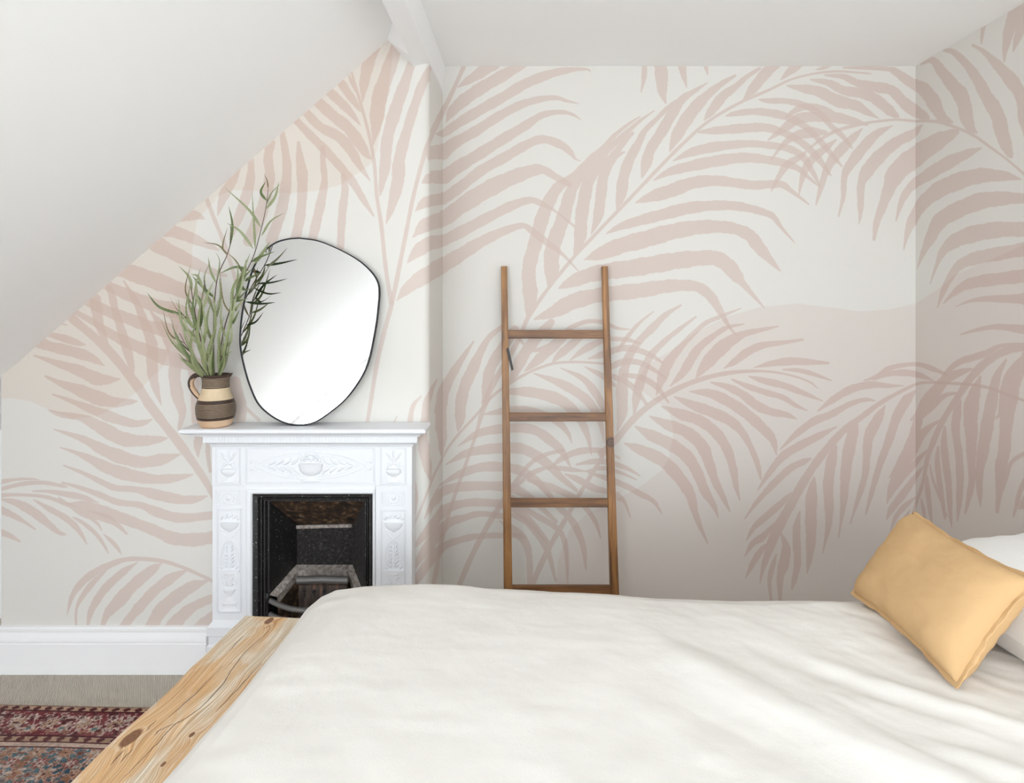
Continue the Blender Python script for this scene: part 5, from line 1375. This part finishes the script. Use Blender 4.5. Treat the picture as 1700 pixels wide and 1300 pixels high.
    img[:] = img * (1 - .22 * wear) + c(176, 164, 158) * .22 * wear
    img *= (0.86 + 0.28 * fbm(X * 18, Y * 320, 61))[..., None]
    img *= (0.80 + 0.40 * n2)[..., None]
    return np_image('rug_pattern', img[::-1])
m, nt, b = new_mat('faded_persian_pile', (0.3, 0.2, 0.2), 0.95, 0.1)
tc = nt.nodes.new('ShaderNodeTexCoord')
im = image_node(nt, rug_image(), tc.outputs['UV'])
nt.links.new(im.outputs['Color'], b.inputs['Base Color'])
v = coords(nt, 'Object')
bump(nt, b, noise(nt, v, 420, 3), 0.5, 0.003)
M_RUG = m
mb = MB()
mb.grid(lambda u, w: (u * 2.2 - 1.1, -1.733 + w * 1.733, 0.008 + 0.0012 * sin(u * 31) * sin(w * 23)), 48, 36)
P = [(-1.1, -1.733), (1.1, -1.733), (1.1, 0), (-1.1, 0)]
for i in range(4):
    a, b_ = P[i], P[(i + 1) % 4]
    mb.poly([(a[0], a[1], 0.0005), (b_[0], b_[1], 0.0005), (b_[0], b_[1], 0.0082), (a[0], a[1], 0.0082)], 0, [(0.5, 0.995)] * 4)
rug = mb.build('persian_rug', M_RUG, None, smooth=30, fix=False)
rug.location = (-2.06, 2.641, 0.001); rug.rotation_euler = (0, 0, radians(-1.85))
tag(rug, 'faded red and blue patterned rug on the beige carpet beside the bed', 'rug')

# ---------------------------------------------------------------- bed
O2 = Vector((-0.905, 2.118, 0)); EX = Vector((0.9966, -0.0821, 0)); EY = Vector((-0.0821, -0.9966, 0))
BED = thing('bed', 'bed with a chunky knotty reclaimed pine foot board top', 'bed', O2)
BED.rotation_euler = (0, 0, atan2(EX.y, EX.x))        # local x: foot to head, local -y: far to near
BW = 1.78
def plank_image():
    W, H = 2600, 320
    L, T = BW, 0.222
    S, Tt = np.meshgrid((np.arange(W) + .5) / W * L, (np.arange(H) + .5) / H * T)
    warp = 0.009 * (fbm(S * 1.6, Tt * 6, 3) - .5) + 0.003 * (fbm(S * 9, Tt * 20, 4) - .5)
    f = Tt + warp
    K = [(.025, .095, .05, .030, .055), (.580, .038, .075, .032, .060), (.557, .172, .03, .016, .028), (.654, .166, .03, .016, .022),
         (.518, .106, .11, .035, .045), (1.02, .12, .08, .03, .06), (1.35, .05, .06, .03, .05), (.02, .20, .05, .03, .04), (.30, .165, .06, .02, .012), (.20, .035, .10, .03, .018)]
    for s, t, ls, lt, a in K:
        f = f + .55 * a * np.exp(-((S - s) / ls) ** 2 - ((Tt - t) / lt) ** 2)
    ph = f * 150.0
    fr = ph - np.floor(ph)
    late = np.clip(1 - np.abs(fr - .75) / .22, 0, 1)                    # dark summer wood lines
    fine = fbm(S * 8, f * 900, 6)
    weather = np.clip((fbm(S * 3.0, Tt * 14 + warp * 300, 11) - .36) / .14, 0, 1)
    weather = np.clip(weather + .5 * np.exp(-((S - .25) / .15) ** 2 - ((Tt - .11) / .06) ** 2) - .9 * np.exp(-((S - .40) / .12) ** 2 - ((Tt - .19) / .03) ** 2)
                      - .6 * np.exp(-((S - .38) / .10) ** 2 - ((Tt - .05) / .05) ** 2), 0, 1)[..., None]
    def c(r, g, b_): return np.array([r, g, b_]) / 255.0
    tan = c(210, 172, 128) * (1 - late[..., None] * .22) + c(166, 116, 74) * late[..., None] * .22
    grey = c(214, 203, 185) * (1 - late[..., None] * .35) + c(150, 122, 92) * late[..., None] * .35
    img = tan * (1 - weather * .8) + grey * weather * .8
    img *= (0.82 + .36 * fine)[..., None]
    scr = np.clip((fbm(S * 9, f * 620, 15) - .55) / .08, 0, 1) * (.30 + .70 * weather[..., 0])
    dl = np.clip((fbm(S * 5, f * 520, 16) - .58) / .06, 0, 1) * (1 - .6 * weather[..., 0])
    img = img * (1 - .42 * dl[..., None]) + c(170, 112, 64) * .42 * dl[..., None]
    img = img * (1 - .75 * scr[..., None]) + c(238, 229, 214) * .75 * scr[..., None]
    hgt = .5 - .25 * late * weather[..., 0] + .1 * fine
    for s, t, r1, r2 in ((.025, .095, .022, .012), (.580, .038, .034, .016), (.557, .172, .010, .006), (.654, .166, .009, .005), (1.02, .12, .03, .015), (.0, .195, .016, .010)):
        d = np.sqrt(((S - s) / r1) ** 2 + ((Tt - t) / r2) ** 2) + .25 * (fbm(S * 60, Tt * 60, 19) - .5)
        k = np.clip((1.05 - d) / .22, 0, 1)[..., None]
        rg = (.5 + .5 * np.sin(d * 16))[..., None]
        kc = c(112, 76, 54) * (1 - .35 * rg) + c(146, 108, 82) * .35 * rg
        img = img * (1 - k * .9) + kc * k * .9
        hl = np.clip(1 - np.abs(d - 1.25) / .16, 0, 1)[..., None]
        img = img * (1 - .4 * hl) + c(224, 206, 180) * .4 * hl
    cracks = [[(.035, .124), (.102, .121), (.221, .114), (.35, .127), (.474, .126), (.528, .108), (.595, .111), (.667, .108), (.713, .104)],
              [(.257, .187), (.337, .181), (.402, .176), (.47, .175)], [(.515, .053), (.552, .055)], [(.619, .05), (.666, .052)], [(.614, .067), (.656, .068)],
              [(.51, .119), (.546, .087), (.566, .087)], [(.72, .104), (.95, .10), (1.3, .115), (1.7, .11)], [(.28, .085), (.42, .078), (.50, .075)], [(.12, .06), (.20, .063)], [(.045, .12), (.075, .10)]]
    ck = np.full(S.shape, 9.0)
    for cr in cracks:
        p = catmull(cr, 8)
        p[:, 1] += .0007 * np.sin(np.arange(len(p)) * 1.1) + .0004 * np.sin(np.arange(len(p)) * 2.9)
        for i in range(len(p) - 1):
            a, b_ = p[i], p[i + 1]
            i0 = max(0, int((min(a[0], b_[0]) - .01) / L * W)); i1 = min(W, int((max(a[0], b_[0]) + .01) / L * W) + 1)
            if i0 >= i1: continue
            ss, tt = S[:, i0:i1], Tt[:, i0:i1]
            dx, dy = b_ - a
            t_ = np.clip(((ss - a[0]) * dx + (tt - a[1]) * dy) / (dx * dx + dy * dy), 0, 1)
            w_ = .0003 + .0007 * sin(pi * (i + .5) / (len(p) - 1))
            ck[:, i0:i1] = np.minimum(ck[:, i0:i1], np.hypot(ss - a[0] - t_ * dx, tt - a[1] - t_ * dy) - w_)
    k = np.clip(.5 - ck / .0009, 0, 1)
    img = img * (1 - .85 * k[..., None]) + c(64, 52, 44) * .85 * k[..., None]
    hgt = hgt * (1 - k)
    return np_image('plank_grain', img), np_image('plank_relief', np.dstack([hgt] * 3), data=True)
def plank_mat():
    m, nt, b = new_mat('knotty_weathered_pine', (0.6, 0.4, 0.25), 0.6, 0.25)
    tc = nt.nodes.new('ShaderNodeTexCoord')
    a, h_ = plank_image()
    ia = image_node(nt, a, tc.outputs['UV']); ih = image_node(nt, h_, tc.outputs['UV'])
    nt.links.new(ia.outputs['Color'], b.inputs['Base Color'])
    bump(nt, b, ih.outputs['Color'], 0.6, 0.004)
    return m
M_PLANK = plank_mat()
PT, PTH = 0.222, 0.075
mb = MB()
NS, NC = 120, 14
def edge_l(s): return 0.004 * float(fbm(np.array(s * 7.0), np.array(0.5), 71)) - 0.004 + 0.006 * math.exp(-((s - .40) / .08) ** 2) - .004 * math.exp(-((s - .6) / .1) ** 2)
rings = []; us = []
for i in range(NS + 1):
    s = BW * i / NS
    e0 = edge_l(s)
    pr = [(e0 + .006, .62 - PTH), (e0, .62 - PTH + .006), (e0 + .001, .612), (e0 + .004, .618), (e0 + .010, .62)]
    pr += [(e0 + .010 + (PT - .02) * k / 8, .62 - .0015 * float(fbm(np.array(s * 9.0), np.array(k * .9), 77))) for k in range(1, 9)]
    pr += [(PT, .612), (PT, .62 - PTH)]
    rings.append([(x, -s, z) for x, z in pr]); us.append(s / BW)
uvw = [max(0.0, min(1.0, p[0] / PT)) for p in pr] + [0.0]
uvw[0] = 0.02
mb.rings(rings, uvlen=(us, uvw))
mb.build('foot_board_top', M_PLANK, BED, smooth=40)
mb = MB(); mb.box(0.03, 0.115, -BW + .08, -.08, .18, .62 - PTH)
mb.build('foot_board_panel', M_PLANK, BED, smooth=0, bevel=.006)
for yy in (-.012, -BW + .112):
    mb = MB(); mb.box(0.025, 0.125, yy - .10, yy, 0.0, .62 - PTH)
    mb.build('leg', M_PLANK, BED, smooth=0, bevel=.006)
BL = 2.62
for yy in (-.06, -BW + .02):
    mb = MB(); mb.box(0.115, BL, yy - .0, yy + .04, .20, .36)
    mb.build('side_rail', M_PLANK, BED, smooth=0, bevel=.005)
mb = MB(); mb.box(BL, BL + .06, -BW, 0, .0, 1.05)
mb.build('headboard', M_PLANK, BED, smooth=0, bevel=.01)
M_LINEN, nt, b = new_mat('white_mattress_cotton', (0.82, 0.80, 0.77), 0.9, 0.2)
mb = MB(); mb.box(0.235, BL - .01, -BW + .07, -.075, .36, .60)
mb.build('mattress', M_LINEN, BED, smooth=0, bevel=.04, segs=4)

# cream linen duvet, a wrinkled cover with real thickness over the mattress
def linen(name, base, shade, wk=1.0, weave=900):
    m, nt, b = new_mat(name, base, 0.92, 0.15)
    v = coords(nt, 'Object')
    n_ = noise(nt, v, 7, 4)
    nt.links.new(mix(nt, shade, base, n_), b.inputs['Base Color'])
    h = math_node(nt, 'ADD', noise(nt, coords(nt, 'Object', (1, .35, 1)), weave, 2), math_node(nt, 'MULTIPLY', noise(nt, v, 30, 5, 0.6), 1.6 * wk))
    bump(nt, b, h, 0.22, 0.003)
    return m
M_DUVET = linen('cream_linen', (0.765, 0.742, 0.705), (0.742, 0.715, 0.67))
NA, NB_ = 260, 220
A0, A1 = 0.196, 2.46
aa = np.linspace(0, 1, NA + 1); bb = np.linspace(0, 1, NB_ + 1)
# along the bed: rounded foot edge, then a flat top
ar = A0 + (A1 - A0) * aa ** 1.25
Bq = np.linspace(-.16, BW + .16, NB_ + 1)
Agrid, Bgrid = np.meshgrid(ar, Bq, indexing='ij')
foot = np.interp(Agrid, [.19, .205, .23, .27, .31, .385, .5, .9, 1.4, 1.9, 2.5], [.588, .625, .668, .702, .719, .733, .741, .743, .735, .745, .75])
far = Bgrid
h_edge = np.interp(far, [-.16, -.14, -.12, -.09, -.05, 0.02, .12], [-.40, -.29, -.17, -.085, -.032, -.006, 0])
near = BW - Bgrid
h_edge2 = np.interp(near, [-.16, -.14, -.12, -.09, -.05, 0.02, .12], [-.40, -.29, -.17, -.085, -.032, -.006, 0])
Z = foot + h_edge + h_edge2
ybase = -Bgrid
# side drops hang vertically
ybase = np.where(Bgrid < -.12, .12 + .02 * (-Bgrid - .12), ybase)
ybase = np.where(near < -.12, -(BW + .12), ybase)
puff = .030 * (fbm(Agrid * 1.3, Bgrid * 1.3, 101) - .5) + .016 * (fbm(Agrid * 3.2 + 7, Bgrid * 2.6, 102, 3) - .5)
ang = radians(40)
U = Agrid * cos(ang) + Bgrid * sin(ang); V = -Agrid * sin(ang) + Bgrid * cos(ang)
cre = (fbm(U * 2.2, V * 11 + 2 * fbm(Agrid * 2, Bgrid * 2, 9), 103, 4) - .5)
headw = np.clip((Agrid - 1.15) / .8, 0, 1)
puff += .022 * cre * headw + .006 * cre * (1 - headw)
def fold(p, q, w, h):
    p, q = np.array(p), np.array(q)
    d = q - p; L2 = (d ** 2).sum()
    t_ = ((Agrid - p[0]) * d[0] + (Bgrid - p[1]) * d[1]) / L2
    ds = ((Agrid - p[0]) * d[1] - (Bgrid - p[1]) * d[0]) / sqrt(L2) + .012 * (fbm(Agrid * 6, Bgrid * 6, 130) - .5)
    env = np.clip(1 - np.abs(t_ * 2 - 1) ** 3, 0, 1) * (t_ > 0) * (t_ < 1)
    return h * env * np.exp(-(ds / w) ** 2)
for f_ in (((1.30, .28), (1.95, 1.0), .05, .013), ((1.45, .22), (2.2, .80), .04, -.010), ((1.6, .30), (2.3, .75), .03, .010), ((1.55, .45), (2.1, 1.15), .035, .009), ((.9, .5), (1.3, 1.3), .07, .008), ((1.75, .62), (2.35, .95), .025, .010), ((1.2, .15), (1.5, .6), .05, .008)):
    puff += fold(*f_)
small = .0022 * (fbm(Agrid * 22, Bgrid * 9, 140, 3) - .5) + .003 * (fbm(Agrid * 9, Bgrid * 26, 141, 3) - .5)
mask = np.clip((Agrid - .20) / .12, 0.15, 1) * np.clip((far + .12) / .12, 0.2, 1)
Z = Z + (puff + small) * mask
ax_off = -.010 * (fbm(Bgrid * 4, Agrid * 0 + .3, 150) - .5) * np.clip(1 - (Agrid - .19) / .2, 0, 1) * 1.6
# the foot edge bows over the plank a little in the middle
bow = .012 * np.exp(-((Bgrid - .45) / .25) ** 2) * np.clip(1 - (Agrid - .19) / .15, 0, 1) - .012 * np.exp(-((Bgrid - .02) / .1) ** 2) * np.clip(1 - (Agrid - .19) / .15, 0, 1)
Xg = Agrid + ax_off + bow
mb = MB()
bi = 0
mb.v = [(float(Xg[i, j]), float(ybase[i, j]), float(Z[i, j])) for i in range(NA + 1) for j in range(NB_ + 1)]
for i in range(NA):
    for j in range(NB_):
        a = i * (NB_ + 1) + j
        mb.face((a, a + NB_ + 1, a + NB_ + 2, a + 1))
duv = mb.build('duvet', M_DUVET, None, smooth=180, fix=False)
duv.location = O2; duv.rotation_euler = BED.rotation_euler
tag(duv, 'rumpled cream linen duvet spread over the bed', 'duvet')

# ---------------------------------------------------------------- pillows
def pillow_grid(w, h, T, nu=44, nv=32, pinch=.07, power=.55, wr=.004, seed=1, flat_back=1.0):
    mb = MB()
    for side in (1, -1):
        b0 = len(mb.v)
        for i in range(nu + 1):
            for j in range(nv + 1):
                u = -1 + 2 * i / nu; v = -1 + 2 * j / nv
                x = u * w / 2 * (1 - pinch * (1 - v * v) * u * u); y = v * h / 2 * (1 - pinch * 1.3 * (1 - u * u) * v * v)
                t = max(0, (1 - u ** 4)) ** power * max(0, (1 - v ** 4)) ** power
                z = side * T / 2 * t * (1 if side > 0 else flat_back)
                k = min(1, 8 * (1 - max(abs(u), abs(v))))
                z += k * wr * (float(fbm(np.array(u * 3 + seed), np.array(v * 3.0), seed)) - .5) * 2
                rad_ = max(abs(u), abs(v))
                z += side * wr * .7 * sin(atan2(v, u) * 17 + seed) * max(0, rad_ - .55) * min(1, (1 - rad_) * 9)
                mb.v.append((x, y, z))
        for i in range(nu):
            for j in range(nv):
                a = b0 + i * (nv + 1) + j
                q = (a, a + nv + 1, a + nv + 2, a + 1)
                mb.face(q if side > 0 else q[::-1])
    return mb
def frame_matrix(c, ux, uy):
    ux = Vector(ux).normalized(); uy = Vector(uy); uy = (uy - ux * uy.dot(ux)).normalized(); uz = ux.cross(uy)
    return Matrix(((ux.x, uy.x, uz.x, c[0]), (ux.y, uy.y, uz.y, c[1]), (ux.z, uy.z, uz.z, c[2]), (0, 0, 0, 1)))
M_OCHRE = linen('ochre_washed_linen', (0.60, 0.395, 0.205), (0.555, 0.355, 0.175), 1.2)
M_WHITELINEN = linen('white_pillow_cotton', (0.80, 0.785, 0.765), (0.77, 0.75, 0.72), .8)
CW, CH, CT = 0.470, 0.298, 0.150
CU = thing('ochre_cushion', 'small ochre linen cushion with a raw ruffled seam on the bed', 'cushion', (0, 0, 0))
CU.matrix_world = frame_matrix((1.072, 1.752, 0.872), (0.012, -1, 0.0), (.17, 0, .225))
mb = pillow_grid(CW, CH, CT, nu=70, nv=50, pinch=.07, power=.50, wr=.005, seed=5)
mb.build('cushion_cover', M_OCHRE, CU, smooth=180, fix=False)
# raw edge seam: a narrow frill following the cushion outline
mb = MB()
per = []
N = 240
for k in range(N):
    f = 4 * k / N; sd = int(f); g = -1 + 2 * (f - sd)
    u, v = ((g, -1), (1, g), (-g, 1), (-1, -g))[sd]
    x = u * CW / 2 * (1 - .07 * (1 - v * v) * u * u); y = v * CH / 2 * (1 - .091 * (1 - u * u) * v * v)
    per.append(Vector((x, y, 0)))
ringsq = []
for k in range(N):
    p = per[k]; t = (per[(k + 1) % N] - per[k - 1]).normalized(); nrm = Vector((t.y, -t.x, 0))
    wob = .0016 * sin(k * .31) + .0022 * sin(k * .13 + 1) + .0012 * sin(k * .83)
    wdt = .009 + .0012 * sin(k * .27) + .001 * sin(k * .71)
    z0 = Vector((0, 0, 1))
    ringsq.append([p - nrm * .006 + z0 * .003, p + nrm * wdt * .5 + z0 * (.003 + wob * .5), p + nrm * wdt + z0 * (.0018 + wob), p + nrm * wdt + z0 * (-.0018 + wob), p + nrm * wdt * .5 + z0 * (-.003 + wob * .5), p - nrm * .006 - z0 * .003])
b0 = 0
for rg in ringsq: mb.v += [tuple(q) for q in rg]
for k in range(N):
    for j in range(6):
        a = k * 6 + j; b_ = k * 6 + (j + 1) % 6; c_ = ((k + 1) % N) * 6 + (j + 1) % 6; d_ = ((k + 1) % N) * 6 + j
        mb.face((a, b_, c_, d_))
mb.build('seam_frill', M_OCHRE, CU, smooth=60)

PB = thing('white_pillow', 'plump white cotton pillow lying behind the ochre cushion', 'pillow', (0, 0, 0))
PB.matrix_world = frame_matrix((1.40, 1.70, 0.842), (0.06, -1, 0), (1, .06, .10))
mb = pillow_grid(.74, .50, .20, pinch=.05, power=.5, wr=.007, seed=9)
mb.build('pillow_case', M_WHITELINEN, PB, smooth=180, fix=False)
mb = MB()
o = None
